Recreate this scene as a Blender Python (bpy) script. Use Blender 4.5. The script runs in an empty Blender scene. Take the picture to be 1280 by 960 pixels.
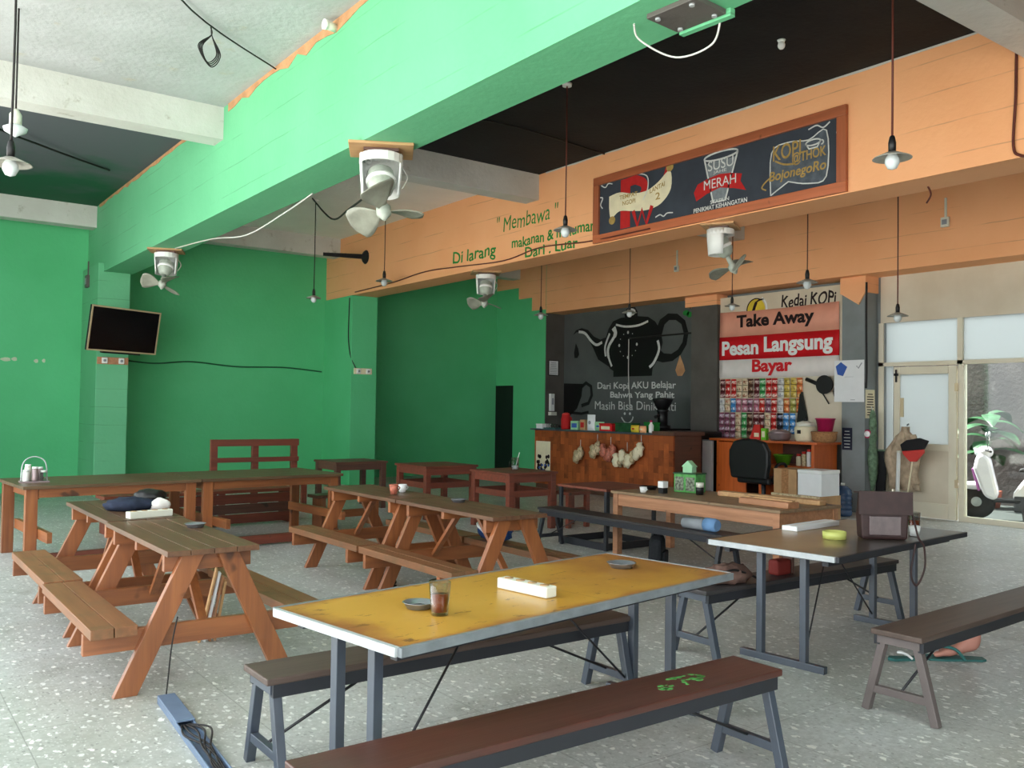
import bpy, bmesh, math, random
from mathutils import Vector, Matrix, Euler
random.seed(7)
SC = bpy.context.scene
COL = SC.collection
PI = math.pi

# ------------------------------------------------------------------ camera, sky, exposure
def make_camera():
    yaw, pitch, roll = (math.radians(a) for a in (36.552, 1.563, 0.804))
    f = Vector((math.sin(yaw)*math.cos(pitch), math.cos(yaw)*math.cos(pitch), math.sin(pitch)))
    r = Vector((math.cos(yaw), -math.sin(yaw), 0))
    u = r.cross(f)
    r2 = r*math.cos(roll) + u*math.sin(roll)
    u2 = -r*math.sin(roll) + u*math.cos(roll)
    cam = bpy.data.cameras.new('camera')
    cam.sensor_width = 36; cam.lens = 1113.75/1280*36; cam.clip_start = .05; cam.clip_end = 300
    o = bpy.data.objects.new('camera', cam); COL.objects.link(o)
    m = Matrix((r2, u2, -f)).transposed().to_4x4()
    m.translation = Vector((0, 0, 1.6))
    o.matrix_world = m
    SC.camera = o
make_camera()
W = bpy.data.worlds.new('sky'); SC.world = W; W.use_nodes = True
bg = W.node_tree.nodes['Background']
bg.inputs[0].default_value = (.92, .98, 1.0, 1); bg.inputs[1].default_value = 3.1
_sl = bpy.data.lights.new('sun', 'SUN'); _sl.energy = 19; _sl.angle = .02; _sl.color = (1, .96, .9)
_so = bpy.data.objects.new('sun', _sl); COL.objects.link(_so)
_so.rotation_euler = Vector((.03, -.55, -.84)).to_track_quat('-Z', 'Y').to_euler()   # high sun over the back of the building: it lights the yard, never the room
SC.view_settings.view_transform = 'Standard'; SC.view_settings.look = 'None'
SC.view_settings.gamma = 1; SC.view_settings.use_curve_mapping = False
SC.view_settings.exposure = 0.52
SC.cycles.use_denoising = True
SC.cycles.max_bounces = 10; SC.cycles.diffuse_bounces = 6; SC.cycles.transparent_max_bounces = 12

# ------------------------------------------------------------------ materials
def S(r, g, b):
    def c(v):
        v /= 255
        return v/12.92 if v <= .04045 else ((v+.055)/1.055)**2.4
    return (c(r), c(g), c(b), 1)
class N:
    def __init__(s, name):
        s.m = bpy.data.materials.new(name); s.m.use_nodes = True
        s.t = s.m.node_tree; s.b = s.t.nodes['Principled BSDF']; s.out = s.t.nodes['Material Output']
        s.tc = s.t.nodes.new('ShaderNodeTexCoord').outputs['Object']
    def n(s, k, **kw):
        x = s.t.nodes.new('ShaderNode'+k)
        for a, v in kw.items(): setattr(x, a, v)
        return x
    def put(s, sock, v):
        if isinstance(v, bpy.types.NodeSocket): s.t.links.new(v, sock)
        else: sock.default_value = v
    def map(s, scale, loc=(0, 0, 0)):
        x = s.n('Mapping'); s.put(x.inputs['Vector'], s.tc)
        x.inputs['Scale'].default_value = scale; x.inputs['Location'].default_value = loc
        return x.outputs[0]
    def noise(s, scale, detail=4, vec=None, rough=.55):
        x = s.n('TexNoise'); s.put(x.inputs['Vector'], vec if vec is not None else s.tc)
        x.inputs['Scale'].default_value = scale; x.inputs['Detail'].default_value = detail
        x.inputs['Roughness'].default_value = rough
        return x.outputs[0]
    def ramp(s, v, a, b, ca=(0, 0, 0, 1), cb=(1, 1, 1, 1)):
        x = s.n('ValToRGB'); s.put(x.inputs[0], v)
        e = x.color_ramp.elements
        e[0].position = a; e[1].position = b; e[0].color = ca; e[1].color = cb
        return x.outputs[0]
    def mix(s, f, a, b, mode='MIX'):
        x = s.n('Mix', data_type='RGBA', blend_type=mode)
        s.put(x.inputs[0], f); s.put(x.inputs[6], a); s.put(x.inputs[7], b)
        return x.outputs[2]
    def math(s, op, a, b=0.0, c=0.0):
        x = s.n('Math', operation=op); s.put(x.inputs[0], a); s.put(x.inputs[1], b); s.put(x.inputs[2], c)
        return x.outputs[0]
    def sep(s, vec=None):
        x = s.n('SeparateXYZ'); s.put(x.inputs[0], vec if vec is not None else s.tc); return x.outputs
    def bump(s, h, strength=.3, dist=.01):
        x = s.n('Bump'); s.put(x.inputs['Height'], h)
        x.inputs['Strength'].default_value = strength; x.inputs['Distance'].default_value = dist
        s.put(s.b.inputs['Normal'], x.outputs[0])
    def fin(s, col=None, rough=.6, metal=0, spec=.5):
        if col is not None: s.put(s.b.inputs['Base Color'], col)
        s.put(s.b.inputs['Roughness'], rough); s.b.inputs['Metallic'].default_value = metal
        s.b.inputs['Specular IOR Level'].default_value = spec
        return s.m
def plain(name, c, rough=.55, metal=0, spec=.4, var=.12, scale=6):
    n = N(name)
    d = tuple(x*(1-var*1.6) for x in c[:3])+(1,)
    n.fin(n.mix(n.ramp(n.noise(scale), .3, .7), d, c), rough, metal, spec)
    return n.m
def paint(name, c, c2=None, scale=1.3, rough=.75, bump=.25, stain=None, spec=.25, lines=None):
    n = N(name)
    c2 = c2 or tuple(x*.8 for x in c[:3])+(1,)
    col = n.mix(n.ramp(n.noise(scale, 6), .35, .7), c2, c)
    if stain:
        col = n.mix(n.ramp(n.noise(scale*2.3, 8, n.map((1, 1, 1), (5, 2, 9)), .7), .60, .70), col, stain)
    h = n.noise(14, 5)
    if lines:                              # board-marks left by the shuttering, running along the beam
        z = n.sep()[lines]
        w = n.math('ADD', z, n.math('MULTIPLY', n.noise(.8, 3), .06))
        fr = n.math('FRACT', n.math('DIVIDE', w, .31))
        g = n.math('LESS_THAN', fr, .035)
        g = n.math('MULTIPLY', g, n.ramp(n.noise(1.1, 4), .45, .6))
        col = n.mix(n.math('MULTIPLY', g, .45), col, tuple(x*.35 for x in c[:3])+(1,))
    n.bump(h, bump, .02)
    return n.fin(col, rough, 0, spec)
def wood(name, c1, c2, axis=0, rough=.38, spec=.8, knots=True, worn=None):
    n = N(name)
    sc = [26, 26, 26]; sc[axis] = 1.6
    inf = n.n('ObjectInfo').outputs['Random']
    off = n.n('CombineXYZ'); n.put(off.inputs[0], n.math('MULTIPLY', inf, 31.0)); n.put(off.inputs[1], n.math('MULTIPLY', inf, 17.0))
    va = n.n('VectorMath', operation='ADD'); n.put(va.inputs[0], n.tc); n.put(va.inputs[1], off.outputs[0])
    mp = n.n('Mapping'); n.put(mp.inputs[0], va.outputs[0]); mp.inputs['Scale'].default_value = sc
    g = n.noise(1.0, 5, mp.outputs[0], .6)
    col = n.mix(n.ramp(g, .3, .72), c1, c2)
    if knots:
        k = n.noise(5, 2, va.outputs[0])
        col = n.mix(n.ramp(k, .70, .76), col, tuple(x*.35 for x in c1[:3])+(1,))
    if worn:
        col = n.mix(n.ramp(n.noise(3.2, 6, va.outputs[0], .65), .48, .68), col, worn)
    hv = n.n('HueSaturation'); n.put(hv.inputs['Color'], col)
    n.put(hv.inputs['Value'], n.math('ADD', n.math('MULTIPLY', inf, .3), .85))
    n.bump(g, .15, .01)
    return n.fin(hv.outputs[0], rough, 0, spec)
M = {}
GB = S(128, 216, 160)
M['green_beam'] = paint('green_beam_paint', S(110, 188, 142), S(100, 178, 132), .7, .62, .2, lines=2)
M['green_wall'] = paint('green_wall_paint', S(98, 198, 140), S(86, 186, 126), .5, .7, .25)
M['orange'] = paint('orange_paint', S(246, 182, 134), S(240, 172, 122), .8, .7, .25, lines=2)
M['orange_dark'] = paint('rough_orange_mortar', S(196, 150, 108), S(172, 128, 92), 6, .85, .7)
M['white_ceiling'] = paint('white_ceiling_paint', S(184, 187, 190), S(168, 171, 172), 1.2, .85, .4, stain=S(176, 172, 160))
M['lifted_white'] = paint('brightened_white_paint', S(244, 240, 238), S(234, 230, 228), 1.2, .8, .3)  # white ceiling tone raised to brighten the dim bay between the beams
M['white_beam'] = paint('white_beam_paint', S(206, 207, 203), S(192, 192, 187), 1.6, .85, .4, stain=S(160, 158, 148))
M['black_ceiling'] = paint('black_ceiling_paint', S(34, 36, 36), S(26, 27, 28), 2, .8, .3)
def mk_dark_ceiling():
    n = N('dark_green_ceiling_paint')
    y = n.sep()[1]
    f = n.math('ADD', n.math('DIVIDE', n.math('SUBTRACT', y, 13.3), 3.0), n.math('MULTIPLY', n.math('SUBTRACT', n.noise(1.2, 5), .5), 1.6))
    col = n.mix(n.ramp(f, .2, .8), S(86, 90, 96), S(34, 88, 64))
    return n.fin(col, .85, 0, .2)
M['dark_ceiling'] = mk_dark_ceiling()
M['charcoal_wall'] = paint('charcoal_wall_paint', S(92, 96, 96), S(78, 81, 80), .9, .6, .12)
M['grey_paint'] = paint('grey_pillar_paint', S(134, 140, 142), S(120, 126, 126), 2.0, .6, .2)
M['greybrown'] = paint('grey_brown_paint', S(96, 92, 88), S(84, 80, 76), 2.0, .6, .2)
M['beige'] = paint('beige_paint', S(226, 220, 200), S(218, 210, 188), 2.0, .55, .1)
M['beige_board'] = paint('beige_board', S(214, 204, 184), S(204, 192, 170), 2.0, .55, .1)
M['dark_unseen_wall'] = paint('dark_unseen_wall', S(84, 96, 86), None, 1.0, .8, .2)  # dark tone for out-of-view walls, so they bounce little light
def mk_floor():
    n = N('terrazzo')
    col = n.mix(n.ramp(n.noise(.55, 6), .36, .66), S(172, 175, 172), S(196, 199, 198))
    col = n.mix(n.math('MULTIPLY', n.ramp(n.noise(2.4, 8, None, .7), .52, .70), .55), col, S(116, 118, 110))
    col = n.mix(n.math('MULTIPLY', n.ramp(n.noise(26, 6, None, .75), .42, .6), .4), col, S(138, 141, 138))
    col = n.mix(n.math('MULTIPLY', n.ramp(n.noise(1.3, 6, n.map((1, 1, 1), (3, 7, 0)), .65), .6, .72), .5), col, S(120, 122, 116))
    x, y, z = n.sep()
    col = n.mix(n.math('MULTIPLY', n.ramp(n.noise(.45, 4, n.map((1, 1, 1), (4, 9, 2))), .42, .62), .3), col, S(150, 152, 132))     # greenish grime patches
    for sc, th, c, am in ((24, .27, S(226, 228, 224), .8), (14, .19, S(236, 236, 230), .85), (33, .24, S(112, 114, 110), .5), (60, .32, S(205, 207, 204), .55)):
        v = n.n('TexVoronoi'); dv = n.n('VectorMath', operation='SCALE'); nt = n.n('TexNoise'); n.put(nt.inputs['Vector'], n.tc); nt.inputs['Scale'].default_value = sc*1.2
        n.put(dv.inputs[0], nt.outputs['Color']); dv.inputs['Scale'].default_value = .9/sc
        av = n.n('VectorMath', operation='ADD'); n.put(av.inputs[0], n.map((1, .6, 1), (sc, 0, 0))); n.put(av.inputs[1], dv.outputs[0]); n.put(v.inputs['Vector'], av.outputs[0]); v.inputs['Scale'].default_value = sc
        sel = n.math('LESS_THAN', v.outputs['Distance'], th)
        sp = n.n('SeparateColor'); n.put(sp.inputs[0], v.outputs['Color'])
        sel = n.math('MULTIPLY', sel, n.math('GREATER_THAN', sp.outputs[0], .45))
        col = n.mix(n.math('MULTIPLY', sel, am), col, c)
    a = n.math('LESS_THAN', n.math('FRACT', n.math('DIVIDE', n.math('ADD', x, 10.3), 1.0)), .006)
    b = n.math('LESS_THAN', n.math('FRACT', n.math('DIVIDE', n.math('ADD', y, 10.1), 1.0)), .006)
    col = n.mix(n.math('MULTIPLY', n.math('MAXIMUM', a, b), .45), col, S(96, 96, 92))
    n.bump(n.noise(30, 4), .08, .01)
    rg = n.math('ADD', n.math('MULTIPLY', n.noise(3, 5), .3), .28)
    return n.fin(col, rg, 0, .45)
M['floor'] = mk_floor()
M['pic_x'] = wood('varnished_pine_x', S(120, 68, 36), S(152, 92, 50), 0)
M['pic_y'] = wood('varnished_pine_y', S(120, 68, 36), S(152, 92, 50), 1)
M['pic_z'] = wood('varnished_pine_z', S(120, 67, 35), S(152, 92, 50), 2)
M['pic_top'] = wood('weathered_top_pine', S(74, 50, 38), S(112, 80, 58), 1, .4, .4, True, S(90, 66, 46))
M['pic_seat'] = wood('worn_seat_pine', S(116, 78, 52), S(146, 98, 66), 1, .42, .4, True, S(108, 82, 56))
M['row_top'] = wood('weathered_table_top', S(74, 56, 40), S(102, 80, 58), 0, .4, .45, True, S(84, 68, 46))
M['red_wood'] = wood('dark_red_wood', S(92, 40, 24), S(124, 56, 34), 0, .5)
M['dark_wood'] = wood('dark_brown_wood', S(70, 42, 30), S(92, 54, 40), 0, .5)
M['bench_brown'] = wood('brown_bench_paint', S(66, 40, 34), S(84, 52, 44), 0, .38, .6, False, S(82, 46, 38))
M['bench_taupe'] = wood('taupe_bench_paint', S(70, 58, 52), S(86, 72, 65), 0, .5, .4, False)
M['bench_black'] = wood('black_bench_paint', S(46, 44, 46), S(62, 58, 58), 0, .45, .4, False)
M['t4_wood'] = wood('light_brown_wood', S(150, 100, 66), S(184, 130, 92), 1, .5)
M['t4_top'] = wood('dusty_brown_top', S(128, 106, 80), S(156, 128, 98), 1, .45, .4)
M['cab_orange'] = wood('orange_varnish', S(196, 92, 34), S(222, 112, 48), 2, .4)
M['frame_wood'] = wood('red_brown_frame', S(158, 84, 48), S(182, 100, 60), 1, .45)
M['frame_wood_z'] = wood('red_brown_frame_z', S(158, 84, 48), S(182, 100, 60), 2, .45)
M['raw_wood'] = wood('raw_wood', S(170, 128, 84), S(196, 156, 108), 0, .7)
M['steel'] = plain('blue_grey_steel_paint', S(66, 74, 86), .34, .0, .9, .14, 9)
M['steel_taupe'] = plain('taupe_steel_paint', S(98, 88, 86), .38, .0, .8, .14, 9)
M['steel_black'] = plain('black_steel_paint', S(40, 42, 48), .42, 0, .5, .1, 9)
M['alu'] = plain('pale_aluminium_edge', S(178, 184, 186), .35, 0, .5, .15, 12)
M['edge_shaded'] = plain('shaded_metal_edge', S(124, 132, 136), .35, 0, .6, .2, 12)  # edge metal darkened for the long sides turned from the light
M['rod'] = plain('dark_rod', S(38, 38, 42), .5)
M['black'] = plain('black_plastic', S(22, 22, 24), .45)
M['cable'] = plain('black_cable', S(30, 28, 28), .6)
M['cable_red'] = plain('red_brown_cable', S(96, 44, 34), .6)
M['cable_green'] = plain('green_painted_cable', S(24, 92, 56), .6)
M['cable_white'] = plain('white_cable', S(214, 214, 208), .6)
M['white'] = plain('white_plastic', S(234, 236, 234), .4, 0, .5, .05)
M['offwhite'] = plain('aged_white_plastic', S(222, 222, 208), .45, 0, .5, .08)
M['paper'] = plain('white_paper', S(228, 230, 232), .8, 0, .2, .04)
M['cream'] = plain('cream_paper', S(232, 222, 190), .8, 0, .2, .1)
M['fan_grey'] = plain('grey_fan_blade', S(150, 152, 138), .4, 0, .5, .2, 10)
M['fan_motor'] = plain('fan_motor_grey', S(176, 184, 172), .4, 0, .5, .15, 20)
M['bulb'] = plain('white_bulb', S(206, 214, 216), .25, 0, .5, .03)
M['shade'] = plain('grey_tin_shade', S(176, 174, 164), .4, 0, .5, .2, 20)
M['screen'] = plain('black_screen', S(8, 9, 12), .18, 0, .5, .02)
M['gold'] = plain('beige_gold_trim', S(206, 186, 150), .4, .2, .5, .05)
M['charboard'] = paint('chalkboard', S(58, 64, 74), S(52, 57, 66), 3, .7, .1)
M['paint_green'] = plain('green_lettering', S(44, 138, 62), .7, 0, .2, .2)
M['paint_black'] = plain('black_wall_paint', S(14, 14, 14), .6, 0, .3, .05)
M['chalk'] = plain('chalk_white', S(214, 216, 214), .8, 0, .2, .15, 20)
M['chalk_dim'] = plain('chalk_grey', S(128, 136, 142), .8, 0, .2, .2, 20)
M['chalk_gold'] = plain('chalk_ochre', S(176, 146, 84), .8, 0, .2, .2, 20)
M['chalk_red'] = plain('chalk_red', S(184, 40, 40), .8, 0, .2, .1, 20)
M['ban_red'] = plain('banner_red', S(206, 26, 34), .55, 0, .3, .05)
M['ban_salmon'] = plain('banner_salmon', S(234, 164, 140), .55, 0, .3, .08, 3)
M['ban_white'] = plain('banner_white', S(232, 226, 222), .55, 0, .3, .05)
M['ban_black'] = plain('banner_black', S(34, 16, 18), .55, 0, .3, .05)
M['yellow'] = plain('yellow', S(226, 200, 60), .6)
M['cardboard'] = plain('cardboard', S(186, 148, 108), .8, 0, .2, .15)
M['gallon'] = plain('blue_gallon', S(66, 92, 128), .25, 0, .5, .2)
M['leather'] = plain('brown_leather', S(58, 37, 36), .5, 0, .35, .25, 14)
M['tea'] = plain('dark_tea', S(150, 58, 26), .2, 0, .5, .05)
M['skin'] = plain('skin', S(190, 132, 116), .55, 0, .4, .1)
M['teal'] = plain('teal_rubber', S(52, 108, 104), .6)
M['towel'] = plain('beige_cloth', S(206, 184, 158), .9, 0, .1, .3, 9)
M['red_plastic'] = plain('red_plastic', S(206, 52, 44), .4)
M['bristle'] = plain('black_bristle', S(32, 32, 34), .9)
M['pink'] = plain('magenta_plastic', S(186, 36, 88), .4)
M['lime'] = plain('lime_plastic', S(118, 200, 50), .4)
M['lime_tin'] = plain('yellow_green_tin', S(196, 202, 112), .4, 0, .5, .1)
M['rattan'] = plain('rattan', S(176, 128, 86), .75, 0, .2, .3, 40)
M['steel_pot'] = plain('grey_pot', S(150, 132, 134), .3, .3, .5, .1)
M['pale_blue'] = plain('pale_blue_cloth', S(120, 160, 206), .8, 0, .2, .15)
M['cream_chip'] = plain('bare_plaster', S(206, 214, 190), .8)
M['dull_red'] = plain('dull_red_cloth', S(132, 44, 38), .7)
M['glossy_leather'] = plain('glossy_worn_leather', S(84, 66, 68), .25, 0, .6, .25, 14)
M['jeans'] = plain('blue_denim', S(46, 76, 130), .85, 0, .2, .3, 12)
M['dark_cloth'] = plain('dark_blue_cloth', S(48, 56, 76), .85, 0, .2, .4, 9)
M['mauve'] = plain('mauve_brown_cloth', S(128, 100, 90), .85, 0, .2, .3, 9)
M['bp'] = plain('black_mesh_fabric', S(36, 38, 42), .8, 0, .2, .3, 60)
M['tissue_green'] = plain('green_tissue_box', S(96, 176, 92), .55, 0, .3, .3, 20)
M['mint'] = plain('mint_plastic', S(160, 214, 168), .5)
M['photo'] = plain('printed_photo', S(150, 160, 138), .55, 0, .3, .6, 40)
M['trunking'] = plain('blue_grey_plastic', S(104, 124, 150), .4, 0, .5, .15)
M['ceramic'] = plain('grey_ashtray_metal', S(150, 154, 158), .3, .5, .5, .1)
M['leaf'] = plain('green_leaf', S(40, 90, 52), .5, 0, .3, .4, 8)
M['stone'] = paint('grey_stone_wall', S(104, 100, 98), S(70, 66, 66), 1.6, .85, .8, stain=S(140, 138, 136))
M['asphalt'] = paint('alley_ground', S(66, 72, 70), S(50, 56, 54), 1.0, .9, .3)
M['yard'] = paint('pale_bounce_ground', S(204, 203, 197), S(192, 191, 185), 1.0, .9, .3)  # kept pale to reflect more daylight upward
M['bike_white'] = plain('white_fairing', S(230, 228, 236), .25, 0, .6, .05)
M['bike_pink'] = plain('purple_fairing', S(186, 96, 176), .3, 0, .6, .1)
M['rubber'] = plain('tyre_rubber', S(28, 28, 30), .7)
M['green_net'] = plain('green_net', S(120, 148, 120), .8, 0, .2, .4, 14)
def mk_parquet():
    n = N('wood_offcut_mosaic')
    br = n.n('TexBrick')
    n.put(br.inputs['Vector'], n.map((1, 1, 1)))
    sx = n.sep(); cb = n.n('CombineXYZ'); n.put(cb.inputs[0], sx[2]); n.put(cb.inputs[1], sx[1])
    n.put(br.inputs['Vector'], cb.outputs[0])
    br.inputs['Scale'].default_value = 1.0; br.inputs['Brick Width'].default_value = .26; br.inputs['Row Height'].default_value = .12
    br.inputs['Mortar Size'].default_value = .002; br.inputs['Bias'].default_value = 0
    br.inputs['Color1'].default_value = S(186, 98, 50); br.inputs['Color2'].default_value = S(94, 42, 22); br.inputs['Mortar'].default_value = S(70, 32, 16)
    col = n.mix(n.ramp(n.noise(7, 4), .35, .7), br.outputs[0], S(150, 78, 40))
    return n.fin(col, .42, 0, .4)
M['parquet'] = mk_parquet()
def mk_yellow_top():
    n = N('worn_yellow_laminate')
    x, y, z = n.sep()
    w = n.noise(3.2, 7, None, .65)
    ex = n.math('DIVIDE', n.math('ABSOLUTE', x), 1.1); ey = n.math('DIVIDE', n.math('ABSOLUTE', y), .42)
    e = n.math('ADD', n.math('POWER', n.math('MAXIMUM', ex, ey), 5.0), n.math('MULTIPLY', n.math('SUBTRACT', w, .5), 1.5))
    col = n.mix(n.ramp(n.noise(2.0, 5), .3, .7), S(184, 136, 48), S(198, 154, 66))
    col = n.mix(n.ramp(e, .45, 1.05), col, S(148, 94, 48))
    fx = n.math('ADD', n.math('MULTIPLY', x, .45), .05)
    col = n.mix(n.math('MULTIPLY', n.ramp(n.math('ADD', fx, n.math('MULTIPLY', n.math('SUBTRACT', w, .5), 1.1)), .08, .5), .75), col, S(150, 98, 48))
    col = n.mix(n.ramp(n.noise(17, 5, n.map((.5, 1.3, 1)), .7), .62, .66), col, S(110, 70, 34))
    s = n.math('LESS_THAN', n.math('ABSOLUTE', n.math('SUBTRACT', x, .08)), .003)
    col = n.mix(n.math('MULTIPLY', s, .5), col, S(120, 84, 40))
    return n.fin(col, .3, 0, .5)
M['yellow_top'] = mk_yellow_top()
def mk_brown_top():
    n = N('worn_brown_laminate')
    x, y, z = n.sep()
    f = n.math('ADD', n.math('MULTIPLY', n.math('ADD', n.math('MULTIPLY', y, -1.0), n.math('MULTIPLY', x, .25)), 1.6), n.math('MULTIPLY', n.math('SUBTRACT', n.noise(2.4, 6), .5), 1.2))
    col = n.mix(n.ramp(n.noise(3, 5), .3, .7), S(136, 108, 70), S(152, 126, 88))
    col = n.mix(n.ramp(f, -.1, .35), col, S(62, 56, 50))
    return n.fin(col, .28, 0, .5)
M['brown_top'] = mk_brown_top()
def mk_glass(name, c=(1, 1, 1, 1), rough=0.0, alpha=.12):
    m = bpy.data.materials.new(name); m.use_nodes = True
    t = m.node_tree; t.nodes.clear()
    o = t.nodes.new('ShaderNodeOutputMaterial'); mx = t.nodes.new('ShaderNodeMixShader')
    tr = t.nodes.new('ShaderNodeBsdfTransparent'); gl = t.nodes.new('ShaderNodeBsdfGlossy')
    tr.inputs[0].default_value = c; gl.inputs['Roughness'].default_value = .04 + rough
    fr = t.nodes.new('ShaderNodeLayerWeight'); fr.inputs[0].default_value = .18
    t.links.new(fr.outputs['Facing'], mx.inputs[0]); t.links.new(tr.outputs[0], mx.inputs[1]); t.links.new(gl.outputs[0], mx.inputs[2])
    t.links.new(mx.outputs[0], o.inputs[0])
    return m
M['glass'] = mk_glass('clear_glass', (.93, .96, .95, 1))
M['tumbler'] = mk_glass('drinking_glass', (.86, .88, .88, 1))
M['water_glass'] = mk_glass('blue_clear_plastic', (.6, .74, .9, 1))
def mk_frost(name, c):
    m = bpy.data.materials.new(name); m.use_nodes = True
    t = m.node_tree; t.nodes.clear()
    o = t.nodes.new('ShaderNodeOutputMaterial'); mx = t.nodes.new('ShaderNodeMixShader')
    a = t.nodes.new('ShaderNodeBsdfTranslucent'); b = t.nodes.new('ShaderNodeBsdfDiffuse')
    a.inputs[0].default_value = c; b.inputs[0].default_value = c; mx.inputs[0].default_value = .25
    t.links.new(a.outputs[0], mx.inputs[1]); t.links.new(b.outputs[0], mx.inputs[2]); t.links.new(mx.outputs[0], o.inputs[0])
    return m
M['frost'] = mk_frost('frosted_glass', (.62, .65, .645, 1))
def mk_sachet(name, c1, c2):
    n = N(name)
    z = n.sep()[2]; y = n.sep()[1]
    f = n.math('FRACT', n.math('DIVIDE', z, .12))
    lab = n.math('MULTIPLY', n.math('GREATER_THAN', f, .25), n.math('LESS_THAN', f, .7))
    nz = n.ramp(n.noise(34, 3), .45, .6)
    col = n.mix(n.math('MULTIPLY', lab, nz), c1, c2)
    col = n.mix(n.math('LESS_THAN', f, .06), col, S(40, 26, 24))
    return n.fin(col, .3, 0, .5)

# ------------------------------------------------------------------ mesh helpers
class MB:
    def __init__(s): s.v = []; s.f = []; s.m = []; s.s = []
    def add(s, vs, fs, mi=0, sm=False):
        k = len(s.v); s.v += [Vector(v) for v in vs]
        for f in fs:
            s.f.append([i+k for i in f]); s.m.append(mi); s.s.append(sm)
        return s
    def bb(s, x0, x1, y0, y1, z0, z1, mi=0):
        vs = [(x, y, z) for z in (z0, z1) for y in (y0, y1) for x in (x0, x1)]
        return s.add(vs, [(0, 2, 3, 1), (4, 5, 7, 6), (0, 1, 5, 4), (2, 6, 7, 3), (0, 4, 6, 2), (1, 3, 7, 5)], mi)
    def box(s, c, d, rot=None, mi=0):
        vs = [Vector((x*d[0]/2, y*d[1]/2, z*d[2]/2)) for z in (-1, 1) for y in (-1, 1) for x in (-1, 1)]
        if rot is not None:
            R = Euler(rot).to_matrix(); vs = [R @ v for v in vs]
        vs = [v+Vector(c) for v in vs]
        return s.add(vs, [(0, 2, 3, 1), (4, 5, 7, 6), (0, 1, 5, 4), (2, 6, 7, 3), (0, 4, 6, 2), (1, 3, 7, 5)], mi)
    def bar(s, p, q, w, h, up=(0, 0, 1), mi=0):
        p = Vector(p); q = Vector(q); d = (q-p).normalized(); up = Vector(up)
        a = d.cross(up).normalized(); b = a.cross(d).normalized()
        vs = [c+a*(i*w/2)+b*(j*h/2) for c in (p, q) for j in (-1, 1) for i in (-1, 1)]
        return s.add(vs, [(0, 1, 3, 2), (4, 6, 7, 5), (0, 4, 5, 1), (2, 3, 7, 6), (0, 2, 6, 4), (1, 5, 7, 3)], mi)
    def tube(s, pts, r, n=8, mi=0, caps=True):
        pts = [Vector(p) for p in pts]; rs = r if isinstance(r, (list, tuple)) else [r]*len(pts)
        k = len(s.v); prev = None
        for i, p in enumerate(pts):
            d = (pts[min(i+1, len(pts)-1)]-pts[max(i-1, 0)]).normalized()
            a = d.orthogonal().normalized() if prev is None else (prev-d*prev.dot(d)).normalized()
            prev = a; b = d.cross(a)
            for j in range(n):
                t = 2*PI*j/n; s.v.append(p+(a*math.cos(t)+b*math.sin(t))*rs[i])
        for i in range(len(pts)-1):
            for j in range(n):
                s.f.append([k+i*n+j, k+i*n+(j+1) % n, k+(i+1)*n+(j+1) % n, k+(i+1)*n+j]); s.m.append(mi); s.s.append(True)
        if caps:
            s.f.append([k+j for j in range(n)][::-1]); s.m.append(mi); s.s.append(False)
            s.f.append([k+(len(pts)-1)*n+j for j in range(n)]); s.m.append(mi); s.s.append(False)
        return s
    def lathe(s, prof, n=24, c=(0, 0, 0), mi=0, M4=None, sx=1, sy=1):
        k = len(s.v); c = Vector(c)
        for r, z in prof:
            for j in range(n):
                t = 2*PI*j/n; v = Vector((r*math.cos(t)*sx, r*math.sin(t)*sy, z))
                s.v.append((M4 @ v if M4 else v)+c)
        for i in range(len(prof)-1):
            for j in range(n):
                s.f.append([k+i*n+j, k+i*n+(j+1) % n, k+(i+1)*n+(j+1) % n, k+(i+1)*n+j]); s.m.append(mi); s.s.append(True)
        if prof[0][0] > 1e-6: s.f.append([k+j for j in range(n)][::-1]); s.m.append(mi); s.s.append(False)
        if prof[-1][0] > 1e-6: s.f.append([k+(len(prof)-1)*n+j for j in range(n)]); s.m.append(mi); s.s.append(False)
        return s
    def ball(s, c, r, n=16, mi=0, M4=None):
        rr = r if isinstance(r, (list, tuple)) else (r, r, r)
        prof = [(math.sin(PI*i/(n//2)), -math.cos(PI*i/(n//2))) for i in range(n//2+1)]
        prof[0] = (0.0001, -1); prof[-1] = (0.0001, 1)
        X = Matrix.Diagonal(rr)
        return s.lathe(prof, n, c, mi, (M4 @ X) if M4 else X)
    def prism(s, poly, o, u, v, th, mi=0):
        o = Vector(o); u = Vector(u); v = Vector(v); nn = u.cross(v).normalized()*th
        A = [o+u*a+v*b for a, b in poly]; n = len(poly)
        ar = sum(poly[i][0]*poly[(i+1) % n][1]-poly[(i+1) % n][0]*poly[i][1] for i in range(n))
        if ar < 0: A.reverse()
        vs = [a+nn for a in A]+A
        return s.add(vs, [tuple(range(n)), tuple(range(2*n-1, n-1, -1))]+[(i+n, (i+1) % n+n, (i+1) % n, i) for i in range(n)], mi)
    def stroke(s, pts, w, o, u, v, th, mi=0):
        ws = w if isinstance(w, (list, tuple)) else [w]*len(pts)
        L = []; R = []
        for i, p in enumerate(pts):
            a = pts[max(i-1, 0)]; b = pts[min(i+1, len(pts)-1)]
            dx, dy = b[0]-a[0], b[1]-a[1]; l = math.hypot(dx, dy) or 1
            L.append((p[0]-dy/l*ws[i]/2, p[1]+dx/l*ws[i]/2)); R.append((p[0]+dy/l*ws[i]/2, p[1]-dx/l*ws[i]/2))
        o = Vector(o); u = Vector(u); v = Vector(v); nn = u.cross(v).normalized()*th
        for i in range(len(pts)-1):
            q = [R[i], R[i+1], L[i+1], L[i]]
            top = [o+u*a+v*b+nn for a, b in q]; bot = [o+u*a+v*b for a, b in q]
            s.add(top+bot, [(0, 1, 2, 3), (0, 4, 5, 1), (2, 6, 7, 3)], mi)
        return s
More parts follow.
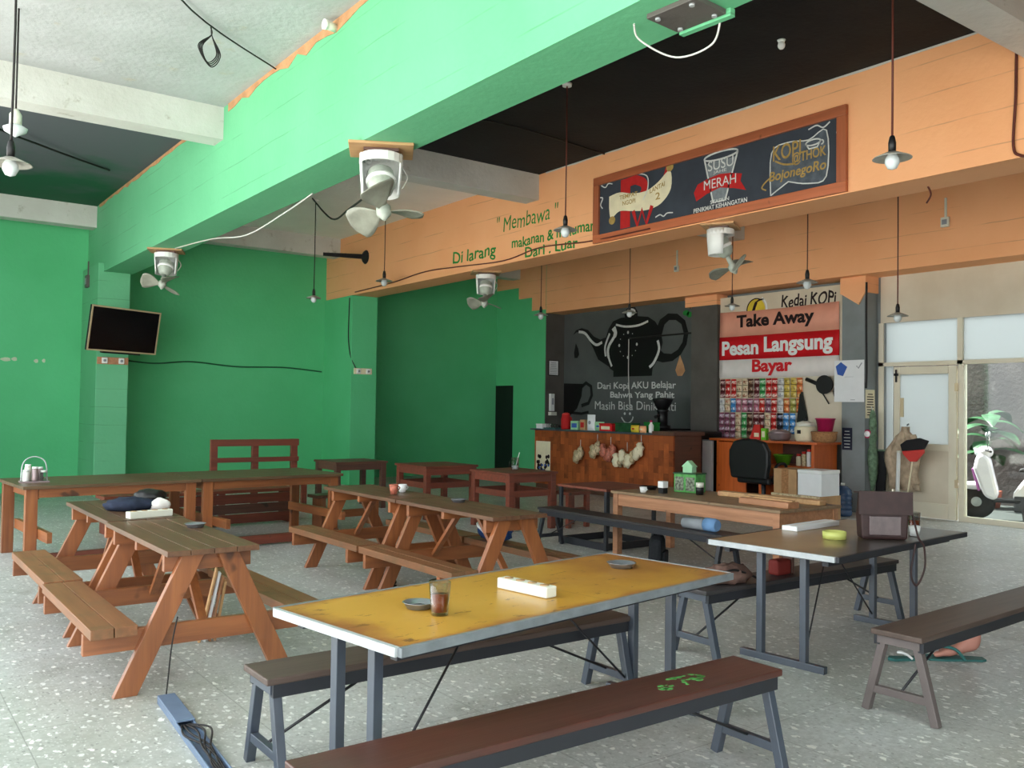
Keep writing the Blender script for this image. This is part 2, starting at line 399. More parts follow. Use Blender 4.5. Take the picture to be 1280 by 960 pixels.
    def build(s, name, mats, parent=None, loc=None, rz=0, bevel=0, smooth=None):
        me = bpy.data.meshes.new(name)
        me.from_pydata([tuple(v) for v in s.v], [], s.f)
        for m in (mats if isinstance(mats, (list, tuple)) else [mats]):
            me.materials.append(M[m] if isinstance(m, str) else m)
        for i, p in enumerate(me.polygons):
            p.material_index = s.m[i]; p.use_smooth = s.s[i] if smooth is None else smooth
        me.update()
        o = bpy.data.objects.new(name, me); COL.objects.link(o)
        if parent is not None: o.parent = parent
        if loc is not None: o.location = loc
        if rz: o.rotation_euler = (0, 0, rz)
        if bevel:
            b = o.modifiers.new('edge', 'BEVEL'); b.width = bevel; b.segments = 2; b.limit_method = 'ANGLE'
        return o
def tag(o, label=None, cat=None, group=None, kind=None):
    if label: o['label'] = label
    if cat: o['category'] = cat
    if group: o['group'] = group
    if kind: o['kind'] = kind
    return o
def thing(name, label, cat, loc=(0, 0, 0), rz=0, group=None):
    o = bpy.data.objects.new(name, None); COL.objects.link(o); o.empty_display_size = .05
    o.location = loc; o.rotation_euler = (0, 0, rz)
    return tag(o, label, cat, group)
def dup(root, loc, rz=0, label=None, group=None):
    kids = {}
    for ob in list(COL.objects):
        if ob.parent: kids.setdefault(ob.parent.name, []).append(ob)
    def cp(o, par):
        c = o.copy(); COL.objects.link(c)
        if par: c.parent = par
        for k in kids.get(o.name, []): cp(k, c)
        return c
    r = cp(root, None); r.location = loc; r.rotation_euler = (0, 0, rz)
    if label: r['label'] = label
    if group: r['group'] = group
    return r
def struct(name, b, mats, parent=None, label=None, bevel=0):
    o = b.build(name, mats, parent, bevel=bevel)
    if parent is None: o['kind'] = 'structure'
    if label: o['label'] = label
    return o
def crv(pts, n=8):
    out = []
    P = [pts[0]]+list(pts)+[pts[-1]]
    for i in range(1, len(P)-2):
        p0, p1, p2, p3 = (Vector(P[j]) for j in (i-1, i, i+1, i+2))
        for k in range(n):
            t = k/n
            out.append(.5*((2*p1)+(p2-p0)*t+(2*p0-5*p1+4*p2-p3)*t*t+(3*p1-p0-3*p2+p3)*t**3))
    out.append(Vector(pts[-1])); return out
def crv2(pts, n=8): return [(p[0], p[1]) for p in crv([(a, b, 0) for a, b in pts], n)]
def ell(cx, cy, rx, ry, a0=0, a1=360, n=28):
    return [(cx+rx*math.cos(math.radians(a0+(a1-a0)*i/n)), cy+ry*math.sin(math.radians(a0+(a1-a0)*i/n))) for i in range(n+(0 if a1-a0 == 360 else 1))]
LX, UZ = Vector((0, -1, 0)), Vector((0, 0, 1))          # right and up on a wall that faces -X
def text(mb, body, o, w, h, u=LX, v=UZ, bold=0.0, shear=0.0, mi=0, th=.002, jitter=0, slope=0, taper=0):
    """lettering laid flat: body fitted into w x h with its lower left corner at o"""
    cu = bpy.data.curves.new('t', 'FONT'); cu.body = body; cu.size = 1; cu.offset = bold; cu.shear = shear; cu.resolution_u = 4
    ob = bpy.data.objects.new('t', cu); COL.objects.link(ob)
    dg = bpy.context.evaluated_depsgraph_get()
    me = bpy.data.meshes.new_from_object(ob.evaluated_get(dg))
    bpy.data.objects.remove(ob); bpy.data.curves.remove(cu)
    xs = [q.co.x for q in me.vertices]; ys = [q.co.y for q in me.vertices]
    x0, x1, y0, y1 = min(xs), max(xs), min(ys), max(ys)
    o = Vector(o); u = Vector(u); v = Vector(v); nn = u.cross(v).normalized()
    vs = []
    for q in me.vertices:
        a = (q.co.x-x0)/(x1-x0); b = (q.co.y-y0)/(y1-y0)
        yy = b*h*(1+taper*(a-.5)) + slope*a + jitter*math.sin(a*23+1)*h
        vs.append(o+u*(a*w)+v*yy+nn*th)
    mb.add(vs, [list(p.vertices) for p in me.polygons], mi)
    bpy.data.meshes.remove(me)

# ------------------------------------------------------------------ the room
b = MB().bb(-1.7, 13.7, -4.2, 18.3, -.2, 0); struct('floor', b, 'floor')
b = MB().bb(-40, -1.7, -40, 50, -.25, -.06).bb(-1.7, 30, -40, -4.4, -.25, -.06); struct('ground_unseen_bounce', b, 'yard')  # unseen ground, added to bounce daylight up into the room
b = MB()
for x0, x1, y0, y1, mi in ((-1.7, 3.6, -4.2, 10.5, 0), (-1.7, 3.6, 10.5, 18.3, 1), (3.6, 8.4, -4.2, 10.5, 2), (3.6, 8.4, 10.5, 18.3, 3), (8.4, 13.7, -4.2, 18.3, 0)):
    b.bb(x0, x1, y0, y1, 5.08, 5.3, mi)
struct('ceiling', b, ['white_ceiling', 'dark_ceiling', 'black_ceiling', 'lifted_white'])
gbeam = struct('ceiling_beam', MB().bb(3.42, 3.90, -4.2, 17.7, 3.85, 5.08), 'green_beam', label='long green painted ceiling beam')
obeam = struct('ceiling_beam', MB().bb(8.13, 8.66, -4.2, 17.95, 3.85, 5.08), 'orange', label='orange beam carrying the chalkboard sign')
beam2 = struct('ceiling_beam', MB().bb(12.85, 13.6, -4.2, 16.05, 3.81, 5.08), 'orange', label='orange beam above the counter and shop door')
for x0, x1 in ((-1.7, 3.42), (3.90, 8.13), (8.66, 12.85)):
    for y0, y1 in ((3.2, 3.52), (10.36, 10.68), (17.05, 17.35)):
        struct('cross_beam', MB().bb(x0, x1, y0, y1, 4.7, 5.08), 'white_beam', label='white painted cross beam')
# rough orange mortar line where the ceiling meets the green beam
def ragged(x, side, y0, y1, z, mat, name, w=.05):
    b = MB(); y = y0
    pts = []
    while y < y1:
        pts.append((y, w*(.35+.9*random.random()))); y += .22
    for (a, h1), (c, h2) in zip(pts, pts[1:]):
        b.add([(x, a, z), (x, c, z), (x, c, z-h2), (x, a, z-h1), (x-side*.006, a, z), (x-side*.006, c, z), (x-side*.006, c, z-h2), (x-side*.006, a, z-h1)],
              [(4, 7, 6, 5), (0, 1, 2, 3), (3, 2, 6, 7), (0, 4, 5, 1)])
    struct(name, b, mat)
ragged(3.42, 1, 3.6, 10.3, 5.08, 'orange_dark', 'trim_1', .10)
ragged(3.42, 1, 10.7, 17.0, 5.08, 'orange_dark', 'trim_2', .06)
ragged(8.13, 1, 3.6, 10.3, 5.08, 'white_beam', 'trim_3', .02)
struct('wall_far', MB().bb(-1.7, 8.3, 17.7, 18.1, 0, 5.08), 'green_wall')
_wf = [o for o in COL.objects if o.name == 'wall_far'][0]
b = MB()
for cx, cz, w_ in ((2.15, 2.33, .09), (2.28, 2.34, .05), (2.62, 2.32, .04), (2.74, 2.33, .03)): b.prism([(cx+w_*math.cos(a)*(.7+.4*((a*7) % 1)), cz+.035*math.sin(a)) for a in [i*PI/5 for i in range(10)]], (0, 17.7, 0), (1, 0, 0), (0, 0, 1), .002)
b.build('paint_chip', 'cream_chip', _wf)
struct('wall_recess', MB().bb(8.3, 13.0, 18.0, 18.3, 0, 5.08), 'green_wall')
b = MB().bb(12.85, 13.6, 16.06, 18.0, 0, 5.08); wside = struct('wall_side', b, 'green_wall')
MB().bb(12.86, 13.6, 16.04, 16.06, 0, 3.81).build('grey_face', 'greybrown', wside)
MB().prism([(-16.06, 5.06), (-16.06, 3.9), (-16.58, 3.9), (-16.58, 4.22), (-17.1, 4.22), (-17.1, 4.5), (-18.0, 4.5), (-18.0, 5.06)], (12.85, 0, 0), LX, UZ, .004).build('orange_paint_steps', 'orange', wside)
MB().bb(12.845, 12.86, 17.28, 18.0, 0, 2.15).build('doorway_dark_panel', 'black', wside)  # flat black panel standing in for the darkness of the door opening
wt = struct('wall_teapot', MB().bb(13.4, 13.6, 11.1, 16.04, 0, 3.81), 'charcoal_wall')
struct('wall_banner', MB().bb(13.4, 13.6, 7.95, 11.1, 0, 3.81), 'grey_paint')
p = struct('pillar_counter', MB().bb(13.12, 13.4, 11.2, 11.85, 0, 3.62), 'greybrown')
MB().bb(13.1, 13.4, 11.2, 12.0, 3.62, 3.81).build('orange_cap', 'orange', p)
p = struct('pillar_door', MB().bb(13.05, 13.4, 8.1, 8.52, 0, 3.55), 'grey_paint', bevel=.01)
b = MB().bb(13.03, 13.4, 8.08, 8.54, 3.55, 3.81); b.prism([(-8.52, 3.55), (-8.2, 3.35), (-8.08, 3.55)], (13.04, 0, 0), LX, UZ, .02); b.build('orange_cap', 'orange', p)
p = struct('pillar_tv', MB().bb(3.34, 3.86, 16.42, 17.7, 0, 4.0), 'green_beam', bevel=.01)
p = struct('pillar_orange_beam', MB().bb(8.1, 8.68, 16.4, 18.0, 0, 3.85), 'green_wall', bevel=.01)
MB().prism([(-16.4, 3.98), (-16.85, 3.98), (-16.85, 4.1), (-17.9, 4.1), (-17.9, 4.9), (-16.4, 4.9)], (8.128, 0, 0), LX, UZ, .002).build('paint_edge', 'orange', p)
struct('wall_unseen_near', MB().bb(3.6, 13.6, -4.4, -4.2, 0, 5.08), 'dark_unseen_wall')  # unseen wall, ended part way to limit daylight from behind
struct('wall_right', MB().bb(13.4, 13.6, -4.2, 2.2, 0, 3.81), 'dark_unseen_wall')
for y in (-4.0, 16.6):
    struct('pillar_front', MB().bb(-1.7, -1.3, y, y+.45, 0, 5.08), 'dark_unseen_wall')
struct('wall_left', MB().bb(-1.7, -1.5, 13.5, 18.1, 0, 5.08), 'green_wall')

# glazed shop front on the right
fx0, fx1 = 13.37, 13.47
def fr(name, *bbs, mat='beige', parent=None):
    b = MB()
    for q in bbs: b.bb(fx0, fx1, *q)
    return struct(name, b, mat, parent)
struct('wall_lintel', MB().bb(13.38, 13.46, 2.2, 8.03, 3.06, 3.81), 'beige_board')
w1 = fr('window_1', (6.7, 6.78, 2.36, 3.06), (2.2, 8.06, 2.36, 2.42), (7.98, 8.06, 0, 3.06), (6.68, 6.76, 0, 2.36), (4.5, 4.58, 0, 3.06), (2.2, 4.5, 0, .08), (2.2, 2.28, 0, 3.06), (4.58, 6.68, 0, .08))
for y0, y1 in ((6.78, 7.98), (4.58, 6.7), (2.28, 4.5)):
    MB().bb(13.41, 13.43, y0, y1, 2.42, 3.06).build('transom_pane', 'frost', w1)
MB().bb(13.41, 13.43, 7.84, 7.98, .95, 2.36).build('side_pane', 'frost', w1)
MB().bb(13.40, 13.44, 7.84, 7.98, 0, .95).build('side_panel', 'beige', w1)
for y0, y1 in ((4.58, 6.68), (2.28, 4.5)):  # the nearer pane is out of view, added to let in daylight
    MB().bb(13.415, 13.425, y0, y1, .08, 2.36).build('clear_pane', 'glass', w1)
d1 = struct('door_1', MB().bb(13.34, 13.40, 7.68, 7.78, .01, 2.34).bb(13.34, 13.40, 6.78, 6.90, .01, 2.34).bb(13.34, 13.40, 6.90, 7.68, 2.22, 2.34).bb(13.34, 13.40, 6.90, 7.68, 1.04, 1.14).bb(13.34, 13.40, 6.90, 7.68, .01, .24), 'beige', bevel=.006)
MB().bb(13.36, 13.375, 6.90, 7.68, 1.14, 2.22).build('door_pane', 'frost', d1)
MB().bb(13.36, 13.38, 6.90, 7.68, .24, 1.04).build('door_panel', 'beige_board', d1)
MB().bb(13.31, 13.34, 7.70, 7.76, 2.2, 2.24).bb(13.31, 13.34, 7.72, 7.74, 2.1, 2.3).build('door_closer', 'black', d1)
MB().bb(13.32, 13.345, 7.61, 7.66, 1.55, 1.85).build('door_handle', 'gold', d1)
for z in (.5, 1.95): MB().bb(13.33, 13.345, 6.75, 6.80, z, z+.12).build('hinge', 'gold', d1)

# alley behind the glass
struct('ground_alley', MB().bb(13.7, 19, -6, 20, -.2, -.05), 'asphalt')
struct('wall_alley', MB().bb(17.0, 17.4, -6, 20, -.05, 2.6), 'stone')

# ------------------------------------------------------------------ painted walls and signs
b = MB()
X = 8.13
text(b, '" Membawa "', (X, 11.42, 4.36), 1.52, .24, bold=0.0, jitter=.05, shear=.1)
text(b, 'Di larang', (X, 12.70, 3.96), 1.26, .26, bold=.016, jitter=.05, shear=.05)
text(b, 'makanan & minuman', (X, 11.02, 4.06), 1.92, .16, bold=.022, jitter=.06)
text(b, 'Dari . Luar', (X, 10.68, 3.87), 1.22, .16, bold=.02, jitter=.06)
b.build('painted_lettering', 'paint_green', obeam)
# teapot mural
mur = MB(); o = (13.4, 0, 0)
def tp(y, z): return (-y, z)
def yz(l): return [(-y, z) for y, z in l]
body = yz([(14.35, 2.32), (13.18, 2.32), (13.16, 2.48), (12.98, 2.7), (12.88, 3.0), (12.94, 3.25), (13.1, 3.45), (13.3, 3.56), (13.62, 3.60), (14.12, 3.60), (14.38, 3.54), (14.52, 3.38), (14.62, 3.16), (14.64, 2.95), (14.6, 2.72), (14.46, 2.5), (14.35, 2.45)])
mur.prism(body, o, LX, UZ, .003)
mur.prism(yz([(14.0, 3.58), (13.62, 3.58), (13.62, 3.7), (13.7, 3.8), (13.85, 3.82), (13.97, 3.77), (14.02, 3.68)]), o, LX, UZ, .0035)
mur.prism(yz([(14.5, 2.55), (14.62, 3.2), (14.78, 3.16), (15.0, 3.24), (15.2, 3.40), (15.42, 3.46), (15.62, 3.42), (15.72, 3.32), (15.58, 3.38), (15.38, 3.34), (15.2, 3.22), (15.02, 2.98), (14.85, 2.72)]), o, LX, UZ, .0035)
mur.stroke(yz([(12.98+.02, 3.2), (12.9, 3.42), (12.72, 3.52), (12.5, 3.5), (12.32, 3.38), (12.24, 3.15), (12.28, 2.95), (12.42, 2.78), (12.62, 2.68), (12.86, 2.68), (13.0, 2.74)]), [.2, .17, .14, .13, .12, .12, .12, .13, .15, .19, .24], o, LX, UZ, .0032)
mur.prism(yz([(15.62, 3.12), (15.54, 3.0), (15.5, 2.86), (15.56, 2.78), (15.66, 2.78), (15.68, 2.9)]), o, LX, UZ, .003)
mur.prism(yz([(16.03, 2.2), (15.36, 2.18), (15.40, 1.9), (15.55, 1.62), (15.8, 1.45), (16.03, 1.4)]), o, LX, UZ, .003)
mur.stroke(yz([(15.42, 2.1), (15.25, 2.2), (15.08, 2.12), (15.05, 1.92), (15.16, 1.74), (15.4, 1.68)]), .08, o, LX, UZ, .003)
mur.stroke(yz([(15.75, 1.52), (15.4, 1.5), (15.15, 1.54)]), .06, o, LX, UZ, .003)
mur.build('teapot_mural', 'paint_black', wt)
mw = MB()
mw.stroke(yz(crv2([(14.28, 3.46), (13.98, 3.40), (13.6, 3.40), (13.3, 3.47)])), .045, o, LX, UZ, .006)
mw.stroke(yz(crv2([(14.36, 3.4), (14.3, 3.25), (14.5, 3.0), (14.52, 2.8), (14.4, 2.55)])), [.12]*4+[.1]*6+[.07]*16+[.05]*7, o, LX, UZ, .006)
mw.stroke(yz(crv2([(14.48, 3.28), (14.62, 3.0), (14.6, 2.78)])), .05, o, LX, UZ, .006)
mw.stroke(yz(crv2([(15.52, 3.38), (15.3, 3.33), (15.08, 3.14), (14.9, 3.05), (14.72, 3.1)])), .06, o, LX, UZ, .006)
mw.stroke(yz(crv2([(13.02, 3.05), (12.98, 2.85), (13.12, 2.6), (13.25, 2.5)])), .06, o, LX, UZ, .006)
mw.stroke(yz(ell(13.82, 3.70, .12, .06, 0, 330)), .04, o, LX, UZ, .006)
mw.stroke(yz([(13.9, 3.68), (13.74, 3.70)]), .03, o, LX, UZ, .006)
for k in range(12):
    a = k*PI/6; big = k % 3 == 0
    mw.prism(ell(-(13.9-.27*math.sin(a)), 3.0+.27*math.cos(a), .028 if big else .012, .034 if big else .012, n=8), o, LX, UZ, .006)
mw.build('mural_highlights', 'chalk', wt)
mt = MB()
text(mt, 'Dari Kopi AKU Belajar', (13.4, 14.86, 2.01), 2.36, .19, bold=.012, jitter=.04)
text(mt, 'Bahwa Yang Pahit', (13.4, 14.44, 1.82), 1.9, .17, bold=.02, jitter=.04)
text(mt, 'Masih Bisa Dinikmati', (13.4, 14.94, 1.6), 2.44, .18, bold=0, jitter=.04)
mt.stroke(yz(crv2([(14.08, 1.44), (13.98, 1.34), (13.86, 1.32), (13.76, 1.38), (13.72, 1.46)])), .03, o, LX, UZ, .003)
for y in (13.98, 13.82): mt.prism(ell(-y, 1.52, .03, .03, n=10), o, LX, UZ, .003)
mt.build('painted_lettering', 'chalk', wt)
md = MB(); md.prism(yz([(12.4, 2.72), (12.3, 2.52), (12.26, 2.4), (12.34, 2.3), (12.46, 2.3), (12.52, 2.42)]), o, LX, UZ, .003)
md.build('orange_drop', 'orange_dark', wt)
md = MB()
for k in range(5): md.prism(ell(-(12.3-random.random()*.35), 3.6-random.random()*.22, .09, .06, n=7), o, LX, UZ, .003)
md.build('green_splash', 'paint_green', wt)

# framed chalkboard on the orange beam
cb = thing('framed_chalkboard', 'long chalkboard menu sign in a red-brown wooden frame on the orange beam', 'sign', (8.13, 7.17, 3.86))
W2, H2 = 1.93, .90
MB().bb(-.02, -.001, -W2+.03, W2-.03, .04, H2-.04).build('board', 'charboard', cb)
for z in (.055, H2-.055): MB().bb(-.05, -.001, -W2, W2, z-.055, z+.055).build('frame_rail', 'frame_wood', cb, bevel=.006)
for y in (-W2+.055, W2-.055): MB().bb(-.05, -.001, y-.055, y+.055, .11, H2-.11).build('frame_stile', 'frame_wood_z', cb, bevel=.006)
O = Vector((-.021, W2, 0))              # board coordinates: s to the right 0..3.86, z up 0..0.9
def st(mb, pts, w, mi=0, th=.002): mb.stroke(pts, w, O, LX, UZ, th, mi)
def pr(mb, pts, mi=0, th=.002): mb.prism(pts, O, LX, UZ, th, mi)
def tx(mb, body, s, z, w, h, **k): text(mb, body, O+LX*s+UZ*z, w, h, **k)

def part(name, mat, fn):
    k = MB(); fn(k); k.build(name, mat, cb)
part('red_letter', 'chalk_red', lambda k: (pr(k, [(.52, .13), (.70, .13), (.70, .78), (.52, .78)], 0, .0015), st(k, [(.62, .72)]+crv2([(.8, .73), (.94, .66), (.96, .56), (.88, .46)])+[(.68, .42)], .12)))
part('red_letter', 'chalk_red', lambda k: pr(k, [(1.20, .46), (1.28, .46), (1.42, .8), (1.34, .8)]))
part('red_letter', 'chalk_red', lambda k: st(k, [(.76, .33), (.84, .12), (.92, .32), (1.0, .12), (1.1, .34)], .06, 0, .005))
part('red_ribbon', 'chalk_red', lambda k: pr(k, [(1.84, .26), (1.80, .37), (1.86, .46), (2.02, .50), (2.2, .52), (2.36, .50), (2.52, .46), (2.5, .38), (2.58, .26), (2.42, .31), (2.2, .36), (2.0, .32)], 0, .004))
part('cream_ribbon', 'cream', lambda k: pr(k, crv2([(.3, .60), (.5, .62), (.75, .56), (1.0, .55), (1.2, .62), (1.4, .73), (1.42, .5), (1.25, .34), (1.0, .3), (.75, .33), (.5, .37), (.34, .3), (.3, .45)], 4), 0, .003))
for s_, z_ in ((.36, .27), (1.40, .77)): part('ribbon_end', 'chalk_gold', lambda k: pr(k, ell(s_, z_, .06, .055), 0, .0035))
for bd, s_, z_, w_, h_, kw in (('TEMPAT', .5, .52, .34, .055, dict(bold=.02, th=.005)), ('NGOPI', .56, .43, .24, .06, dict(bold=.02, th=.005)), ('LANTAI', 1.06, .5, .26, .06, dict(bold=.02, th=.005, slope=.05)), ('2', 1.16, .4, .08, .09, dict(bold=.02, th=.005)),
        ('KOPI', 2.95, .5, .36, .17, dict(bold=.012, th=.007)), ('@THOK', 3.2, .4, .42, .14, dict(bold=.02, th=.007)), ('BojonegoRo', 2.9, .25, .72, .14, dict(bold=.02, th=.007, shear=.15))):
    part('ochre_lettering', 'chalk_gold', lambda k: tx(k, bd, s_, z_, w_, h_, **kw))
part('ochre_flourish', 'chalk_gold', lambda k: st(k, crv2([(2.98, .5), (3.1, .44), (3.24, .42)]), .02, 0, .007))
part('ochre_flourish', 'chalk_gold', lambda k: st(k, crv2([(2.94, .34), (2.86, .3), (2.8, .24), (2.86, .2)]), .015, 0, .005))
M['chalk_dim2'] = plain('thin_chalk_wash', S(92, 100, 110), .8, 0, .2, .3, 12)
part('chalk_glass', 'chalk_dim', lambda k: pr(k, [(1.98, .68), (2.44, .68), (2.28, .2), (2.1, .2)]))
flag = crv2([(2.92, .13), (2.93, .68), (3.15, .76), (3.4, .72), (3.62, .78), (3.62, .22), (3.4, .18), (3.15, .26)], 4)
flag = [(a, .13+(b-.13)*.86) for a, b in flag]
part('chalk_flag', 'chalk_dim2', lambda k: pr(k, flag))
part('glass_outline', 'chalk', lambda k: (st(k, [(1.96, .74), (2.1, .2), (2.28, .2), (2.46, .74)], .02, 0, .004), st(k, ell(2.21, .74, .25, .045)+[(2.46, .74)], .02, 0, .004)))
for bd, s_, z_, w_, h_, kw in (('SUSU', 2.02, .58, .38, .12, dict(bold=.005, th=.006)), ('JAHE', 2.1, .525, .2, .045, dict(th=.006)), ('MERAH', 1.96, .37, .48, .11, dict(bold=0, th=.007)), ('STASIUN', 2.06, .185, .28, .045, dict(bold=.02, th=.006)), ('PENIKMAT KEHANGATAN', 1.8, .12, .8, .055, dict(bold=.025, th=.006))):
    part('white_lettering', 'chalk', lambda k: tx(k, bd, s_, z_, w_, h_, **kw))
part('flag_outline', 'chalk', lambda k: st(k, flag+[flag[0]], .012, 0, .006))
part('chalk_cup', 'chalk', lambda k: (st(k, ell(3.46, .6, .09, .03)+[(3.55, .6)], .015, 0, .007), st(k, [(3.37, .6), (3.41, .54), (3.51, .54), (3.55, .6)], .015, 0, .007), st(k, ell(3.56, .58, .025, .022, -90, 90), .012, 0, .007)))
for pts_ in ([(.14, .78), (.22, .74), (.28, .78), (.36, .76)], [(.12, .62), (.17, .6), (.13, .52), (.17, .46)], [(3.4, .75), (3.5, .77), (3.58, .73), (3.66, .77)], [(3.8, .7), (3.74, .64), (3.8, .55), (3.76, .48)], [(1.16, .18), (1.24, .2), (1.3, .17), (1.36, .2), (1.46, .19)]):
    part('white_flourish', 'chalk', lambda k: st(k, crv2(pts_), .014, 0, .004))
part('letter_outline', 'chalk', lambda k: st(k, [(.5, .8)]+crv2([(.8, .81), (1.0, .74), (1.02, .58), (.94, .44)]), .014, 0, .004))

# banner wall: beige board, banner
wb = thing('name_board', 'tall beige name board lettered Kedai Kopi above the take away banner', 'board', (13.2, 9.85, 1.1))
MB().bb(0, .03, -1.33, 1.35, 0, 2.64).build('panel', 'beige_board', wb)
k = MB(); text(k, 'Kedai KOPi', (-.001, -.03, 2.34), 1.1, .22, bold=.02, jitter=.08, shear=.1); k.build('lettering', 'ban_black', wb)
k = MB(); k.prism(ell(-.52, 2.36, .2, .2), (-.001, 0, 0), LX, UZ, .003); k.build('round_emblem', 'yellow', wb)
k = MB(); k.stroke(crv2([(-.72, 2.2), (-.6, 2.3), (-.5, 2.5), (-.34, 2.54)]), [.1]*8+[.06]*8+[.03]*9, (-.004, 0, 0), LX, UZ, .003); k.stroke(ell(-.52, 2.36, .2, .2, 60, 300), .02, (-.004, 0, 0), LX, UZ, .003); k.build('emblem_stroke', 'ban_black', wb)
k = MB(); k.stroke(ell(-.5, 2.36, .22, .24, -60, 60), .035, (-.004, 0, 0), LX, UZ, .003); k.build('emblem_arc', 'white', wb)
bn = thing('takeaway_banner', 'salmon, red and white cloth banner reading Take Away Pesan Langsung Bayar', 'banner', (13.18, 9.92, 2.22))
def clothrow(z0, z1, mat, name):
    b = MB(); n = 24
    vs = []
    for i in range(n+1):
        s = -1.27+2.54*i/n
        for z in (z0, (z0+z1)/2, z1):
            dz = .0 if z < 1.2 else -.02*math.sin(PI*i/n)
            vs.append((-.006*math.sin(i*.9+z*4)-.006, -s, z+dz))
    fs = [(i*3+j, i*3+3+j, i*3+4+j, i*3+1+j) for i in range(n) for j in (0, 1)]
    b.add(vs, fs, 0, True)
    o_ = b.build(name, mat, bn); m_ = o_.modifiers.new('t', 'SOLIDIFY'); m_.thickness = .004
    return o_
clothrow(0, .34, 'ban_white', 'white_band'); clothrow(.34, .77, 'ban_red', 'red_band'); clothrow(.77, 1.24, 'ban_salmon', 'salmon_band')
k = MB(); text(k, 'Take Away', (-.02, .86, .86), 1.66, .3, bold=.035); k.build('black_lettering', 'ban_black', bn)
k = MB(); text(k, 'Pesan', (-.02, 1.2, .42), .84, .27, bold=.035); k.build('white_lettering', 'white', bn)
k = MB(); text(k, 'Langsung', (-.02, .24, .37), 1.4, .36, bold=.035); k.build('white_lettering', 'white', bn)
k = MB(); text(k, 'Bayar', (-.02, .5, .03), .86, .3, bold=.035); k.build('red_lettering', 'ban_red', bn)

# papers
def sheet(name, label, cat, x, y0, y1, z0, z1, mat, marks=None, face='x', th=.004):
    t = thing(name, label, cat, (x, (y0+y1)/2, z0) if face == 'x' else ((y0+y1)/2, x, z0))
    w, h = abs(y1-y0)/2, z1-z0
    if face == 'x': MB().bb(-th, 0, -w, w, 0, h).build('sheet', mat, t)
    else: MB().bb(-w, w, -th, 0, 0, h).build('sheet', mat, t)
    u = LX if face == 'x' else Vector((1, 0, 0))
    o = Vector((-th-.0005, 0, 0)) if face == 'x' else Vector((0, -th-.0005, 0))
    if marks:
        for nm, mt_, fn in marks:
            b = MB(); fn(b, o, u, w, h); b.build(nm, mt_, t)
    return t
def mk_lines(n, a=.8):
    def f(b, o, u, w, h):
        for i in range(n):
            z = h*(.12+.72*i/max(1, n-1)); l = a*w*(.6+.4*random.random())
            b.stroke([(-l, z), (l, z)], h*.035, o, u, UZ, .001)
    return f
def mk_tri(b, o, u, w, h):
    b.prism([(-w*.9, h*.86), (-w*.55, h*.96), (-w*.12, h*.84), (-w*.4, h*.62), (-w*.78, h*.66)], o, u, UZ, .001)
def mk_tick(b, o, u, w, h):
    b.stroke([(w*.5, h*.86), (w*.62, h*.8), (w*.85, h*.93)], .02, o, u, UZ, .001); b.stroke([(w*.1, h*.05), (w*.4, h*.05)], .01, o, u, UZ, .001); b.stroke([(-w*.3, h*.6), (w*.3, h*.6)], .004, o, u, UZ, .001)
M['blue_print'] = plain('blue_print', S(58, 96, 176), .7)
M['grey_print'] = plain('grey_print', S(150, 154, 160), .7)
M['navy'] = plain('navy_print', S(24, 30, 54), .6)
sheet('wall_poster', 'white paper poster with a blue pentagon pinned on the grey pillar', 'poster', 13.03, 8.1, 8.64, 1.78, 2.46, 'paper', [('blue_shape', 'blue_print', mk_tri), ('grey_marks', 'grey_print', mk_tick)])
sheet('small_poster', 'small navy poster with white markings low on the grey pillar', 'poster', 13.045, 8.32, 8.5, 1.0, 1.36, 'navy', [('white_marks', 'chalk', mk_lines(6))])
sheet('paper_calendar', 'cream printed calendar sheet hanging on the door pillar beside the frame', 'calendar', 8.098, 13.06, 13.32, 1.52, 1.98, 'cream', [('dark_marks', 'ban_black', mk_lines(9, .85))], face='y')
t = sheet('framed_notice', 'framed white printed notice on the grey wall edge left of the teapot mural', 'notice', 16.03, 12.93, 13.22, 2.38, 2.72, 'paper', [('text_lines', 'grey_print', mk_lines(7)), ('frame', 'black', lambda b, o, u, w, h: (b.stroke([(-w, 0), (-w, h), (w, h), (w, 0), (-w, 0)], .025, o, u, UZ, .006)))], face='y')
sheet('counter_poster', 'black and white printed poster on the left end of the wooden counter front', 'poster', 11.19, 13.78, 14.24, .28, .95, 'cream', [('dark_print', 'ban_black', lambda b, o, u, w, h: [b.prism(ell((random.random()*1.6-.8)*w, h*(.08+.55*random.random()), w*.16, h*.06, n=7), o, u, UZ, .001) for _ in range(26)]), ('blue_print', 'blue_print', lambda b, o, u, w, h: [b.prism(ell((random.random()*1.6-.8)*w, h*(.05+.25*random.random()), w*.14, h*.04, n=6), o, u, UZ, .0015) for _ in range(10)])])

